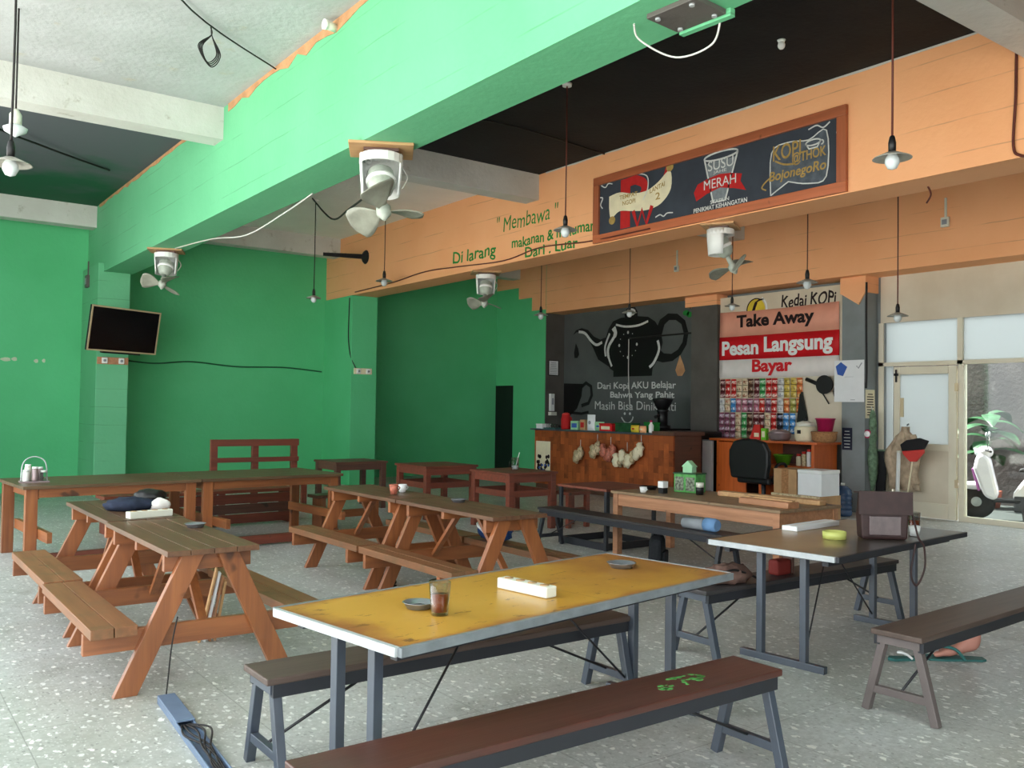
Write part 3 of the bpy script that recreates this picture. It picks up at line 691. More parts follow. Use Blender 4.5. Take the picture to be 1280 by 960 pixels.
# ------------------------------------------------------------------ furniture builders
def picnic(label, x, y, rz=0, group='picnic tables'):
    t = thing('picnic_table', label, 'picnic table', (x, y, 0), rz, group)
    L, zt, zs = 1.48, .78, .41
    b = MB()
    for i in range(4): b.bb(-.262+.132*i, -.262+.132*i+.128, -L/2, L/2, zt-.032, zt)
    b.build('tabletop', 'pic_top', t, bevel=.003)
    for s in (-1, 1):
        b = MB()
        for a, c in ((.42, .535), (.54, .655)): b.bb(min(s*a, s*c), max(s*a, s*c), -L/2-.05, L/2-.07, zs-.055, zs)
        b.build('seat', 'pic_seat', t, bevel=.003)
    for yy, sg in ((-.66, 1), (.60, -1)):
        for s in (-1, 1):
            p0 = Vector((s*.45, yy, 0)); p1 = Vector((s*.10, yy, zt-.035))
            d = (p1-p0); w = .062
            b = MB()
            poly = [(s*.45-w, 0), (s*.45+w, 0), (s*.10+w, zt-.035), (s*.10-w, zt-.035)]
            b.prism(poly, (0, yy-.022, 0), (1, 0, 0), (0, 0, 1), .044) if False else b.prism(poly, (0, yy+.022, 0), (1, 0, 0), (0, 0, 1), .044)
            b.build('leg', 'pic_z', t, bevel=.003)
        y2 = yy+sg*.046
        MB().bb(-.66, .66, y2-.022, y2+.022, zs-.17, zs-.055).build('seat_support', 'pic_x', t, bevel=.003)
        MB().bb(-.25, .25, y2-.02, y2+.02, zt-.13, zt-.033).build('top_cleat', 'pic_x', t, bevel=.003)
        MB().bar((0, yy+sg*.09, zs-.10), (0, yy+sg*.5, zt-.05), .05, .03).build('brace', 'pic_y', t)
    MB().bb(-.25, .25, -.03, .01, zt-.09, zt-.033).build('top_cleat', 'pic_x', t, bevel=.003)
    return t
P1 = picnic('nearest picnic table, at left front, with an ashtray and a power strip on its top', 1.69, 5.84)
P2 = dup(P1, (1.71, 7.36, 0), 0, 'picnic table carrying folded dark clothes, butted end to end behind the nearest one')
P3 = dup(P1, (4.15, 6.20, 0), 0, 'picnic table just beyond the yellow table, in front of the dark red tables')
P4 = dup(P1, (4.15, 7.70, 0), 0, 'picnic table carrying two small cups, at the far end of the middle run')

def bench(label, x, y, rz, L, top, steel, group='low benches with A-shaped legs', w=.28, apr=.055, z=.45):
    t = thing('bench', label, 'bench', (x, y, 0), rz, group)
    MB().bb(-L/2, L/2, -w/2, w/2, z-.03, z).build('seat', top, t, bevel=.006)
    for s in (-1, 1): MB().bb(-L/2+.03, L/2-.03, s*(w/2-.02)-.015, s*(w/2-.02)+.015, z-.03-apr, z-.03).build('side_rail', 'steel_black', t)
    for e in (-1, 1):
        xe = e*(L/2-.055)
        for s in (-1, 1): MB().bar((xe, s*.19, 0), (xe, s*.085, z-.032), .042, .042, up=(1, 0, 0)).build('leg', steel, t, bevel=.003)
        MB().bb(min(xe, xe+e*.03), max(xe, xe+e*.03), -.115, .115, z-.075, z-.03).build('end_rail', steel, t)
        MB().bar((xe, -.165, .12), (xe, .165, .12), .034, .04).build('crossbar', steel, t, bevel=.002)
        MB().tube([(xe, 0, .13), (xe-e*.62, 0, z-.04)], .007, 6).build('brace_rod', 'rod', t)
    return t
bench('dark brown bench in front of the yellow table, with green paint spots on its seat', 2.27, 2.635, 0, 2.22, 'bench_brown', 'steel')
nearb = [o for o in COL.objects if o.name == 'bench'][0]
k = MB()
for _ in range(34):
    cx = .42+.32*random.random(); cy = -.05+.1*random.random(); r = .004+.012*random.random()**2
    k.prism(ell(cx, cy, r*1.7, r, n=9), (0, 0, .4502), (1, 0, 0), (0, 1, 0), .0006)
k.build('green_paint_spots', 'tissue_green', nearb)['kind'] = 'stuff'
bench('brown bench behind the yellow table, partly under its far edge', 2.49, 3.76, 0, 2.12, 'bench_taupe', 'steel')
bench('taupe bench at right front with a bare foot behind it', 5.55, 2.62, math.radians(2.5), 2.24, 'bench_taupe', 'steel_taupe')
bench('bench under the far edge of the brown table holding the leather bag', 5.54, 3.98, 0, 2.26, 'bench_black', 'steel')
bench('long dark bench in front of the light brown wooden table', 6.64, 6.85, PI/2, 2.75, 'bench_black', 'steel_black', w=.3)

def steel_table(label, x, y, rz, L, Wd, top, edge, ledge, sp, ins):
    t = thing('cafe_table', label, 'table', (x, y, 0), rz, 'steel framed cafe tables')
    z = .75
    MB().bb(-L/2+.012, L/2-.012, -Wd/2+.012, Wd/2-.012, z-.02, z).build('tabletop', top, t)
    for s in (-1, 1):
        MB().bb(-L/2, L/2, s*Wd/2-.012, s*Wd/2+.012, z-.034, z+.001).build('edge_strip', ledge, t, bevel=.002)  # long edges take a darker colour, as shade on those sides
        MB().bb(s*L/2-.012, s*L/2+.012, -Wd/2+.012, Wd/2-.012, z-.034, z+.001).build('end_strip', edge, t, bevel=.002)
    for s in (-1, 1):
        MB().bb(-L/2+.06, L/2-.06, s*(Wd/2-.11)-.02, s*(Wd/2-.11)+.02, z-.075, z-.02).build('frame_rail', 'steel_black', t)
    for e in (-1, 1):
        xe = e*(L/2-ins)
        MB().bb(xe-.02, xe+.02, -Wd/2+.09, Wd/2-.09, z-.065, z-.02).build('frame_end', 'steel', t)
        for s in (-1, 1): MB().bb(xe-.022, xe+.022, s*sp-.022, s*sp+.022, .045, z-.06).build('leg', 'steel', t, bevel=.003)
        MB().bb(xe-.022, xe+.022, -.30, .30, .0, .045).build('foot_bar', 'steel', t, bevel=.003)
        MB().tube([(xe, -sp if e < 0 else sp, .06), (xe-e*.75, .1, z-.07)], .006, 6).build('brace_rod', 'rod', t)
    return t
T1 = steel_table('yellow topped steel cafe table with a glass of tea and a power strip', 2.60, 3.35, math.radians(8.5), 2.2, .85, 'yellow_top', 'alu', 'edge_shaded', .125, .12)
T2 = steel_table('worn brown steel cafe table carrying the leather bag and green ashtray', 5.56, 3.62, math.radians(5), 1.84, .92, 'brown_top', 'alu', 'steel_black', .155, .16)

def simple_table(name, label, cat, x, y, rz, L, Wd, z, top, legm, leg=.07, apron=.1, rails=(), group=None, over=.02):
    t = thing(name, label, cat, (x, y, 0), rz, group)
    MB().bb(-L/2, L/2, -Wd/2, Wd/2, z-.03, z).build('tabletop', top, t, bevel=.004)
    for sx in (-1, 1):
        for sy in (-1, 1):
            cx, cy = sx*(L/2-over-leg/2), sy*(Wd/2-over-leg/2)
            MB().bb(cx-leg/2, cx+leg/2, cy-leg/2, cy+leg/2, 0, z-.03).build('leg', legm, t, bevel=.003)
    if apron:
        for sy in (-1, 1): MB().bb(-L/2+over+leg, L/2-over-leg, sy*(Wd/2-over-.02)-.012, sy*(Wd/2-over-.02)+.012, z-.03-apron, z-.03).build('apron', legm, t)
        for sx in (-1, 1): MB().bb(sx*(L/2-over-.02)-.012, sx*(L/2-over-.02)+.012, -Wd/2+over+leg, Wd/2-over-leg, z-.03-apron, z-.03).build('apron', legm, t)
    for zr in rails:
        for sy in (-1, 1): MB().bb(-L/2+over+leg, L/2-over-leg, sy*(Wd/2-over-.035)-.015, sy*(Wd/2-over-.035)+.015, zr, zr+.08).build('stretcher', legm, t)
        for sx in (-1, 1): MB().bb(sx*(L/2-over-.035)-.015, sx*(L/2-over-.035)+.015, -Wd/2+over+leg, Wd/2-over-leg, zr, zr+.08).build('stretcher', legm, t)
    return t
t4 = simple_table('wooden_table', 'light brown wooden table with boards and a tissue box on top', 'table', 7.32, 6.22, 0, .96, 2.26, .70, 't4_top', 't4_wood', .075, .13)
t5 = simple_table('metal_table', 'small thin topped table on black steel legs in front of the counter', 'table', 7.28, 7.88, 0, .82, .86, .70, 'red_wood', 'steel_black', .04, 0, (.0,), over=.01)

def row_table(label, x, y, rz):
    t = thing('long_wooden_table', label, 'table', (x, y, 0), rz, 'long wooden tables by the far wall')
    L, D, z = 1.74, 1.18, .78
    b = MB()
    for i in range(6): b.bb(-L/2, L/2, -D/2+.197*i, -D/2+.197*i+.193, z-.032, z)
    b.build('tabletop', 'row_top', t, bevel=.003)
    for sx in (-1, 1):
        for sy in (-1, 1):
            MB().bb(sx*.78-.055, sx*.78+.055, sy*.5-.03, sy*.5+.03, 0, z-.034).build('leg', 'pic_z', t, bevel=.003)
        MB().bb(sx*.72-.02, sx*.72+.02, -.47, .47, z-.14, z-.034).build('cleat', 'pic_y', t)
        MB().bb(sx*.70-.022, sx*.70+.022, -.9, .47, .26, .36).build('seat_support', 'pic_y', t)
    for sy in (-1, 1): MB().bb(-.72, .72, sy*.52-.012, sy*.52+.012, z-.12, z-.034).build('apron', 'pic_x', t)
    MB().bb(-.8, .8, -.62, -.56, .02, .12).build('foot_rail', 'red_wood', t)
    return t
R1 = row_table('long wooden table at far left, holding a condiment caddy', 2.18, 10.34, math.radians(4))
R2 = dup(R1, (3.93, 10.47, 0), math.radians(4), 'long wooden table in front of the high-backed dark bench')
hb = thing('backed_bench', 'dark red-brown bench with an open slatted backrest against the green wall', 'bench', (4.92, 13.1, 0))
MB().bb(-.66, .66, -.42, 0, .42, .46).build('seat', 'red_wood', hb, bevel=.004)
for x in (-.62, 0, .62):
    MB().bb(x-.05, x+.05, 0, .06, 0, 1.08).build('back_post', 'red_wood', hb, bevel=.004)
for x in (-.62, .62): MB().bb(x-.04, x+.04, -.4, -.34, 0, .42).build('leg', 'red_wood', hb)
for z in (.98, .74): MB().bb(-.68, .68, -.03, 0, z, z+.1 if z > .9 else z+.07).build('back_rail', 'red_wood', hb, bevel=.004)
sb_ = thing('panelled_bench', 'long bench with a solid brown front behind the far wooden tables', 'bench', (3.7, 11.75, 0), math.radians(4))
MB().bb(-1.25, 1.25, -.18, .18, .43, .47).build('seat', 'red_wood', sb_, bevel=.004)
for k_ in range(3): MB().bb(-1.2, 1.2, -.16, -.13, .03+.13*k_, .15+.13*k_).build('front_board', 'dark_wood' if k_ % 2 else 'red_wood', sb_)
for x in (-1.2, 0, 1.16): MB().bb(x, x+.04, -.13, .16, 0, .43).build('end_panel', 'red_wood', sb_)
lb = thing('low_bench', 'low wooden bench end seen right of the long tables', 'bench', (5.35, 10.9, 0), math.radians(4))
MB().bb(-.5, .5, -.14, .14, .40, .44).build('seat', 'pic_top', lb, bevel=.004)
for x in (-.4, .4): MB().bb(x-.03, x+.03, -.13, .13, 0, .40).build('leg', 'pic_z', lb, bevel=.003)
MB().bb(-.37, .37, -.02, .02, .12, .22).build('stretcher', 'pic_x', lb)

rt1 = simple_table('side_table', 'dark red wooden table with a glass mug on it, by the counter', 'table', 7.25, 9.72, 0, .82, .92, .76, 'red_wood', 'red_wood', .08, .1, (.44,))
rt2 = simple_table('side_table', 'dark red wooden table farther back, left of the one holding the mug', 'table', 7.0, 11.3, 0, .9, .9, .76, 'red_wood', 'red_wood', .08, .1, (.44,))
rt3 = simple_table('side_table', 'dark stained low table in the gloom of the green recess', 'table', 6.4, 12.9, 0, .9, .8, .74, 'dark_wood', 'dark_wood', .08, .1)
ch = thing('wooden_stool', 'small red wooden stool tucked beside the mug table', 'stool', (7.95, 9.35, 0))
MB().bb(-.2, .2, -.2, .2, .44, .48).build('seat', 'red_wood', ch, bevel=.004)
for sx in (-1, 1):
    for sy in (-1, 1): MB().bb(sx*.16-.03, sx*.16+.03, sy*.16-.03, sy*.16+.03, 0, .44).build('leg', 'red_wood', ch)
MB().bb(-.13, .13, -.18, -.14, .2, .27).build('stretcher', 'red_wood', ch)

# ------------------------------------------------------------------ service counter
ct = thing('service_counter', 'service counter faced with a mosaic of brown wood offcuts', 'counter', (11.2, 12.4, 0))
MB().bb(0, .04, -1.9, 1.9, .1, 1.17).build('front_panel', 'parquet', ct)
for y in (-1.9, 1.86): MB().bb(.04, .7, y, y+.04, 0, 1.17).build('side_panel', 'dark_wood', ct)
MB().bb(.06, .09, -1.86, 1.86, 0, .1).build('kick_board', 'dark_wood', ct)
MB().bb(-.05, .72, -1.45, 2.0, 1.17, 1.2).build('counter_top', 'steel', ct, bevel=.004)
MB().bb(-.05, .72, -1.96, -1.45, 1.17, 1.24).build('top_end_block', 'dark_wood', ct, bevel=.004)
Z0 = 1.2
def ybox(name, label, cat, y, d, mat, x=11.38, lid=None, rz=0, group=None, extra=None):
    t = thing(name, label, cat, (x, y, Z0), rz, group)
    MB().bb(-d[0]/2, d[0]/2, -d[1]/2, d[1]/2, 0, d[2]).build('body', mat, t, bevel=.006)
    if lid: MB().bb(-d[0]/2-.006, d[0]/2+.006, -d[1]/2-.006, d[1]/2+.006, d[2], d[2]+.025).build('lid', lid, t, bevel=.004)
    if extra: MB().bb(-d[0]/2-.002, -d[0]/2, -d[1]*.35, d[1]*.35, d[2]*.25, d[2]*.75).build('printed_label', extra, t)
    return t
ybox('food_box', 'low white lidded box at the left end of the counter top', 'box', 14.25, (.22, .2, .07), 'paper', lid='white')
ybox('snack_box', 'light blue printed box standing on the counter top', 'box', 13.22, (.12, .22, .17), 'mint', extra='blue_print')
ybox('snack_box', 'brown snack carton between the blue box and the white packet', 'box', 12.98, (.12, .14, .2), 'cardboard', extra='chalk_red')
ybox('snack_box', 'dark red box on the counter top left of the green boxes', 'box', 12.28, (.2, .34, .12), 'ban_red', lid='chalk_red', extra='cream')
ybox('plastic_container', 'long green lidded plastic container on the counter top', 'container', 11.8, (.22, .42, .14), 'leaf', lid='leaf')
ybox('plastic_container', 'small green container at the right behind the yellow snack bags', 'container', 11.42, (.14, .26, .16), 'paint_green', x=11.62, lid='paint_green')
def pouch(name, label, cat, y, w, h, mat, mat2, x=11.36, z=Z0, tilt=0):
    t = thing(name, label, cat, (x, y, z))
    b = MB(); n = 8; vs = []
    for i in range(n+1):
        a = i/n
        for j in range(n+1):
            c = j/n; th = .05*math.sin(PI*a)**.6*math.sin(PI*c)**.6
            vs.append((-th-.004+tilt*a, -w/2+w*c, h*a))
    m = len(vs); vs += [(-v[0]+2*tilt*(k//(n+1))/n, v[1], v[2]) for k, v in enumerate(vs)]
    fs = []
    for i in range(n):
        for j in range(n):
            q = i*(n+1)+j
            fs.append((q, q+n+1, q+n+2, q+1)); fs.append((m+q, m+q+1, m+q+n+2, m+q+n+1))
    b.add(vs, fs, 0, True); b.build('pack', mat, t)
    b = MB(); b.ball((-.03, 0, h*.5), (.026, w*.28, h*.22), 12); b.build('printed_label', mat2, t)
    return t
pouch('snack_packet', 'tall white snack packet standing upright on the counter top', 'packet', 12.76, .22, .3, 'paper', 'grey_print')
pouch('snack_packet', 'pale blue crumpled snack packet right of the white packet', 'packet', 12.53, .26, .17, 'mint', 'blue_print')
pouch('snack_packet', 'yellow snack packet in front of the green containers', 'packet', 11.5, .2, .13, 'yellow', 'chalk_red', x=11.28)
pouch('snack_packet', 'orange snack packet next to the yellow one on the counter', 'packet', 11.3, .16, .12, 'orange', 'cream', x=11.28)
t = thing('sauce_bottle', 'small white bottle with a red cap on the counter top', 'bottle', (11.36, 11.18, Z0))
MB().lathe([(.04, 0), (.045, .02), (.045, .13), (.02, .17), (.02, .19)], 16).build('body', 'white', t); MB().lathe([(.024, .19), (.022, .225)], 12).build('cap', 'pink', t)
t = thing('water_jug', 'dark red drinks jug with a handle standing on the counter top', 'jug', (11.45, 13.62, Z0))
MB().lathe([(.09, 0), (.1, .03), (.1, .2), (.08, .27), (.085, .29)], 20).build('body', 'chalk_red', t); MB().lathe([(.088, .29), (.06, .32), (.02, .33)], 20).build('lid', 'red_plastic', t)
MB().tube(crv([(0, -.09, .25), (0, -.16, .22), (0, -.16, .1), (0, -.1, .06)]), .012, 8).build('handle', 'chalk_red', t)
t = thing('glass_rack', 'wire tray of small dark green glasses beside the red jug', 'tray', (11.42, 13.98, Z0))
MB().bb(-.12, .12, -.2, .2, 0, .02).build('tray', 'teal', t)
for i in range(4): MB().lathe([(.03, .02), (.035, .1), (.03, .1)], 12, (-.04, -.14+.09*i, 0)).build('glass', 'tumbler', t)
t = thing('white_dispenser', 'narrow white dispenser fixed to the grey wall edge above the counter', 'dispenser', (13.0, 16.0, 1.45))
MB().bb(-.06, .06, -.05, .02, .1, .5).build('body', 'white', t, bevel=.008); MB().bb(-.07, .1, -.08, .02, 0, .08).build('tray', 'offwhite', t); MB().bb(-.02, .02, -.06, -.05, .25, .4).build('gauge', 'grey_print', t)
# coffee grinder behind the counter
t = thing('coffee_grinder', 'black coffee grinder standing behind the counter below the lettering', 'grinder', (12.6, 12.1, 1.25))
MB().lathe([(.16, 0), (.16, .05), (.1, .07), (.1, .32), (.14, .36)], 20).build('base', 'black', t)
MB().lathe([(.1, .36), (.2, .55), (.2, .57), (.03, .59)], 20).build('hopper', 'black', t)
MB().tube([(-.1, 0, .25), (-.2, 0, .22)], .03, 10).build('spout', 'black', t)
bs = thing('back_shelf', 'black low back shelf behind the counter', 'shelf', (13.0, 13.4, 0))
MB().bb(-.6, .35, -1.5, 1.6, 1.2, 1.25).build('shelf_board', 'black', bs)
for y in (-1.45, 1.5): MB().bb(-.5, .35, y, y+.05, 0, 1.2).build('side', 'black', bs)
MB().bb(.3, .34, -1.4, 1.5, 0, 1.2).build('back_panel', 'black', bs)
bk = thing('black_fridge', 'tall black drinks cabinet between the counter and the orange cabinet', 'fridge', (12.75, 11.43, 0))
MB().bb(-.35, .34, -.4, .4, .04, 1.22).build('body', 'black', bk, bevel=.03)
MB().bb(-.38, -.35, -.37, .37, .08, 1.18).build('door', 'screen', bk, bevel=.01)
MB().bb(-.41, -.38, .28, .32, .5, .9).build('handle', 'black', bk)
# hanging snacks on the counter front
def hang(label, y, z, n, mats, w):
    t = thing('snack_bundle', label, 'snacks', (11.19, y, z), 0, 'snack bundles hung on the counter')
    MB().tube([(-.01, 0, .0), (-.012, 0, .16)], .006, 6).build('string', 'cable_white', t)
    for i in range(n):
        a = (i-(n-1)/2)*w/n
        b = MB(); c = Vector((-.07-.03*(i % 2), a, -.14+.05*math.cos(i*2.1)))
        b.ball(c, (.06, .075, .13), 14)
        for v in b.v: v += Vector((.014*math.sin(v.z*80), .018*math.sin(v.z*60+v.y*50), .012*math.sin(v.y*110)))
        b.build('bag', mats[i % len(mats)], t)
    return t
M['crk1'] = plain('pale_crackers', S(222, 200, 160), .5, 0, .4, .4, 30)
M['crk2'] = plain('salmon_crackers', S(206, 120, 96), .5, 0, .4, .4, 30)
hang('small single bunch of pale cracker bags hanging at left on the counter front', 12.86, .86, 3, ['crk1'], .16)
hang('pale cracker bags at the left of the long hanging bunch', 12.38, .98, 3, ['crk1'], .2)
hang('salmon coloured cracker bags in the middle of the hanging bunch', 12.02, .94, 4, ['crk2'], .3)
hang('big cluster of white cracker bags hanging low on the counter front', 11.59, .86, 6, ['crk1', 'cream'], .48)
hang('small knotted cracker bag at the right end of the hanging bunch', 11.24, 1.0, 2, ['cream'], .1)

# ------------------------------------------------------------------ orange cabinet and things on it
oc = thing('orange_cabinet', 'orange varnished open cabinet below the sachet display', 'cabinet', (12.75, 9.65, 0))
for y in (-1.05, .9, -.02): MB().bb(-.32, .3, y, y+.06, 0, 1.08).build('side_panel', 'cab_orange', oc, bevel=.004)
MB().bb(-.36, .32, -1.12, 1.1, 1.08, 1.12).build('top', 'cab_orange', oc, bevel=.004)
MB().bb(-.32, .3, -.99, -.02, .55, .72).build('shelf', 'cab_orange', oc)
MB().bb(-.33, -.3, .3, .9, .05, 1.06).build('door', 'cab_orange', oc, bevel=.003)
MB().bb(-.37, -.33, -.05, .05, .68, 1.06).build('front_post', 't4_wood', oc)
MB().bb(.26, .3, -.99, .9, .02, 1.08).build('back', 'dark_wood', oc)
ws = thing('pale_slab', 'narrow pale grey slab leaning at the left side of the orange cabinet', 'panel', (12.5, 10.87, 0))
MB().bb(-.03, .03, -.11, .11, 0, 1.06).build('slab', 'ban_white', ws, bevel=.004); MB().bb(-.035, .035, -.11, .11, 1.06, 1.08).build('edge', 'grey_print', ws)
Z1 = 1.12
t = thing('rice_cooker', 'cream rice cooker with dark lid on the orange cabinet', 'rice cooker', (12.72, 8.97, Z1))
MB().lathe([(.15, 0), (.17, .03), (.18, .22), (.165, .25)], 24).build('body', 'cream', t); MB().lathe([(.17, .25), (.14, .31), (.04, .34)], 24).build('lid', 'offwhite', t)
MB().lathe([(.03, .34), (.035, .38), (.02, .4)], 12).build('knob', 'black', t); MB().bb(-.19, -.172, -.03, .03, .13, .19).build('switch', 'black', t)
t = thing('cooking_pot', 'grey metal pot with lid in front of the rice cooker', 'pot', (12.5, 9.32, Z1))
MB().lathe([(.14, 0), (.18, .05), (.19, .12), (.2, .125), (.19, .13)], 24).build('body', 'steel_pot', t); MB().lathe([(.19, .13), (.12, .18), (.02, .19)], 24).build('lid', 'steel_pot', t); MB().lathe([(.015, .19), (.03, .22), (.015, .24)], 12).build('knob', 'black', t)
t = thing('rattan_basket', 'round woven rattan basket at the right end of the cabinet', 'basket', (12.65, 8.57, Z1))
MB().lathe([(.15, 0), (.19, .04), (.2, .15), (.19, .16), (.18, .1), (.02, .04)], 24).build('bowl', 'rattan', t); MB().lathe([(.2, .15), (.212, .16), (.2, .175)], 24).build('rim', 'rattan', t)
t = thing('pink_tub', 'magenta plastic tub stacked on the rattan basket', 'tub', (12.65, 8.55, Z1+.177))
MB().lathe([(.11, .0), (.15, .2), (.16, .2), (.15, .21), (.1, .01)], 24).build('body', 'pink', t); MB().lathe([(.15, .19), (.165, .205), (.15, .215)], 24).build('rim', 'pink', t)
t = thing('red_carton', 'red carton standing on the cabinet below the blue sachets', 'carton', (12.55, 9.8, Z1))
MB().prism([(-.12, 0), (.1, 0), (.1, .26), (-.02, .26)], (0, 0, 0), LX, UZ, .08).build('box', 'red_plastic', t); MB().bb(-.082, -.08, -.08, .02, .05, .12).build('printed_label', 'cream', t)
t = thing('green_carton', 'slim green drink carton beside the red carton', 'carton', (12.5, 9.62, Z1))
MB().bb(-.04, .04, -.05, .05, 0, .2).build('box', 'lime', t, bevel=.004); MB().bb(-.042, -.04, -.03, .03, .05, .15).build('printed_label', 'cream', t)
t = thing('lime_basin', 'lime green plastic basin on the cabinet shelf', 'basin', (12.6, 9.32, .72))
MB().lathe([(.1, 0), (.15, .16), (.16, .16), (.15, .17), (.09, .01)], 20).build('body', 'lime', t); MB().lathe([(.15, .15), (.165, .165), (.15, .175)], 20).build('rim', 'lime', t)
for i, (y, h, m_) in enumerate(((8.98, .2, 'cream'), (8.88, .24, 'crk1'), (8.78, .28, 'ban_white'))):
    t = thing('spice_jar', ['short cream spice jar next to the lime basin', 'tan spice jar between its two neighbours on the shelf', 'tall pale spice jar at the right end of the shelf'][i], 'jar', (12.55, y, .72), 0, 'spice jars on the cabinet shelf')
    MB().lathe([(.035, 0), (.04, .02), (.04, h-.06), (.03, h-.04)], 14).build('jar', m_, t); MB().lathe([(.034, h-.04), (.034, h)], 14).build('lid', 'red_plastic', t)
# office chair
oc2 = thing('office_chair', 'black rounded office chair in front of the orange cabinet', 'chair', (11.85, 9.2, 0))
oc2.scale = (1.12, 1.15, 1.06)
b = MB()
pro = [(-.3, 0), (.3, 0), (.34, .2), (.34, .42), (.26, .56), (.1, .6), (-.1, .6), (-.26, .56), (-.34, .42), (-.34, .2)]
b.prism(pro, (-.2, 0, .5), LX, UZ, .09); b.build('backrest', 'black', oc2, bevel=.03)
MB().bb(-.18, .32, -.28, .28, .42, .52).build('seat', 'black', oc2, bevel=.03)
MB().tube([(.07, 0, .1), (.07, 0, .42)], .03, 10).build('column', 'steel_black', oc2)
for i in range(5):
    a = i*2*PI/5+.3; e = (.07+.3*math.cos(a), .3*math.sin(a), .07)
    g = MB().bar((.07, 0, .12), e, .05, .04).build('base_arm', 'black', oc2); MB().lathe([(.03, -.015), (.03, .015)], 12, (e[0], e[1], .03), M4=Matrix.Rotation(PI/2, 3, 'X')).build('castor', 'black', g)
for s in (-1, 1): MB().tube(crv([(-.1, s*.3, .48), (-.1, s*.34, .7), (.1, s*.34, .72), (.2, s*.3, .5)]), .022, 8).build('armrest', 'black', oc2)
# cardboard boxes, gallons
t = thing('cardboard_box', 'brown cardboard carton at the bottom of the stack before the cabinet', 'box', (11.35, 8.0, 0), 0, 'stacked cartons')
MB().bb(-.25, .25, -.42, .42, 0, .40).build('carton', 'cardboard', t, bevel=.004); MB().bb(-.252, -.25, -.42, .42, .37, .40).build('tape', 'crk1', t)
t = thing('cardboard_box', 'brown taped carton on top of the stack, left of the white board', 'box', (11.35, 8.2, .40), 0, 'stacked cartons')
MB().bb(-.22, .22, -.2, .2, 0, .36).build('carton', 'cardboard', t, bevel=.004); MB().bb(-.222, -.22, -.06, .06, 0, .36).build('tape', 'rattan', t)
t = thing('foam_box', 'white foam box stacked right of the brown taped carton', 'box', (11.35, 7.78, .40), 0, 'stacked cartons')
MB().bb(-.22, .22, -.2, .2, 0, .32).build('body', 'paper', t, bevel=.008); MB().bb(-.225, .225, -.205, .205, .32, .37).build('lid', 'white', t, bevel=.008)
for i, (x, y) in enumerate(((12.4, 8.42), (12.45, 8.1))):
    t = thing('water_gallon', ['ribbed blue water gallon on the floor, left of its twin', 'ribbed blue water gallon next to the door pillar, right of its twin'][i], 'water bottle', (x, y, 0), 0, 'blue water gallons')
    prof = [(.12, 0), (.135, .02)]
    for q in range(5): prof += [(.14, .04+q*.07), (.14, .08+q*.07), (.125, .095+q*.07)]
    prof += [(.13, .4), (.07, .46), (.03, .47)]
    MB().lathe(prof, 22).build('body', 'gallon', t); MB().lathe([(.032, .47), (.032, .51)], 14).build('cap', 'white', t)

# sachet strips hung on the board
SM = {}
def sm(i, c1, c2):
    SM[i] = mk_sachet('sachet_'+i, c1, c2)
sm('maroon', S(96, 34, 40), S(214, 190, 186)); sm('red', S(190, 38, 36), S(232, 214, 200)); sm('cream', S(212, 192, 160), S(150, 80, 60)); sm('brown', S(86, 52, 40), S(190, 160, 130))
sm('pink', S(176, 104, 124), S(222, 206, 214)); sm('blue', S(64, 136, 200), S(226, 236, 242)); sm('green', S(60, 150, 80), S(214, 226, 206)); sm('yellow', S(206, 178, 84), S(150, 130, 60))
sm('orange', S(206, 110, 56), S(230, 200, 140)); sm('white', S(206, 206, 204), S(140, 140, 150)); sm('black', S(34, 34, 44), S(150, 160, 190)); sm('mauve', S(130, 74, 96), S(206, 196, 210)); sm('olive', S(150, 150, 70), S(220, 210, 150))
top = ['maroon', 'red', 'red', 'cream', 'cream', 'brown', 'maroon', 'green', 'red', 'red', 'white', 'yellow', 'yellow', 'orange']
mid = ['white', 'cream', 'blue', 'pink', 'pink', 'mauve', 'pink', 'red', 'mauve', 'red', 'white', 'orange', 'olive', 'orange']
low = ['mauve', 'mauve', 'mauve', 'cream', 'green', 'brown', 'maroon', 'maroon', 'cream', 'red', 'black', 'blue', 'blue', None]
names = {'mauve': 'mauve', 'maroon': 'maroon', 'red': 'red', 'cream': 'cream', 'brown': 'brown', 'pink': 'pink', 'blue': 'blue', 'green': 'green', 'yellow': 'yellow', 'orange': 'orange', 'white': 'white', 'black': 'black', 'olive': 'olive'}
def strip_mesh(n, w, h):
    b = MB()
    for i in range(n):
        z = -h*(i+1)
        N_ = 4; vs = []
        for a in range(N_+1):
            for c in range(N_+1):
                th = .018*(math.sin(PI*a/N_)*math.sin(PI*c/N_))**.5
                vs.append((-.004-th, -w/2+w*c/N_, z+h*.04+h*.92*a/N_))
        fs = [(a*(N_+1)+c, a*(N_+1)+c+N_+1, a*(N_+1)+c+N_+2, a*(N_+1)+c+1) for a in range(N_) for c in range(N_)]
        b.add(vs, fs, 0, True); b.bb(-.004, 0, -w/2, w/2, z, z+h)
    return b
ordw = ['first', 'second', 'third', 'fourth', 'fifth', 'sixth', 'seventh', 'eighth', 'ninth', 'tenth', 'eleventh', 'twelfth', 'thirteenth', 'fourteenth']
for row, (lst, z, n, h, rn) in enumerate(((top, 2.2, 3, .115, 'top'), (mid, 1.84, 2, .125, 'middle'), (low, 1.58, 4, .12, 'bottom'))):
    for i, c in enumerate(lst):
        if c is None: continue
        nn = n if not (row == 2 and i > 9) else 3
        o_ = strip_mesh(nn, .115, h).build('sachet_strip', SM[c], None, (13.19-row*.012-(i % 2)*.006, 11.12-i*.131, z))
        tag(o_, '%s sachet strip, %s from the left in the %s row of the display' % (names[c], ordw[i], rn), 'sachets', 'drink sachet strips')
t = thing('black_apron', 'black cloth hanging at the right edge of the sachet display', 'cloth', (13.17, 9.36, 1.2))
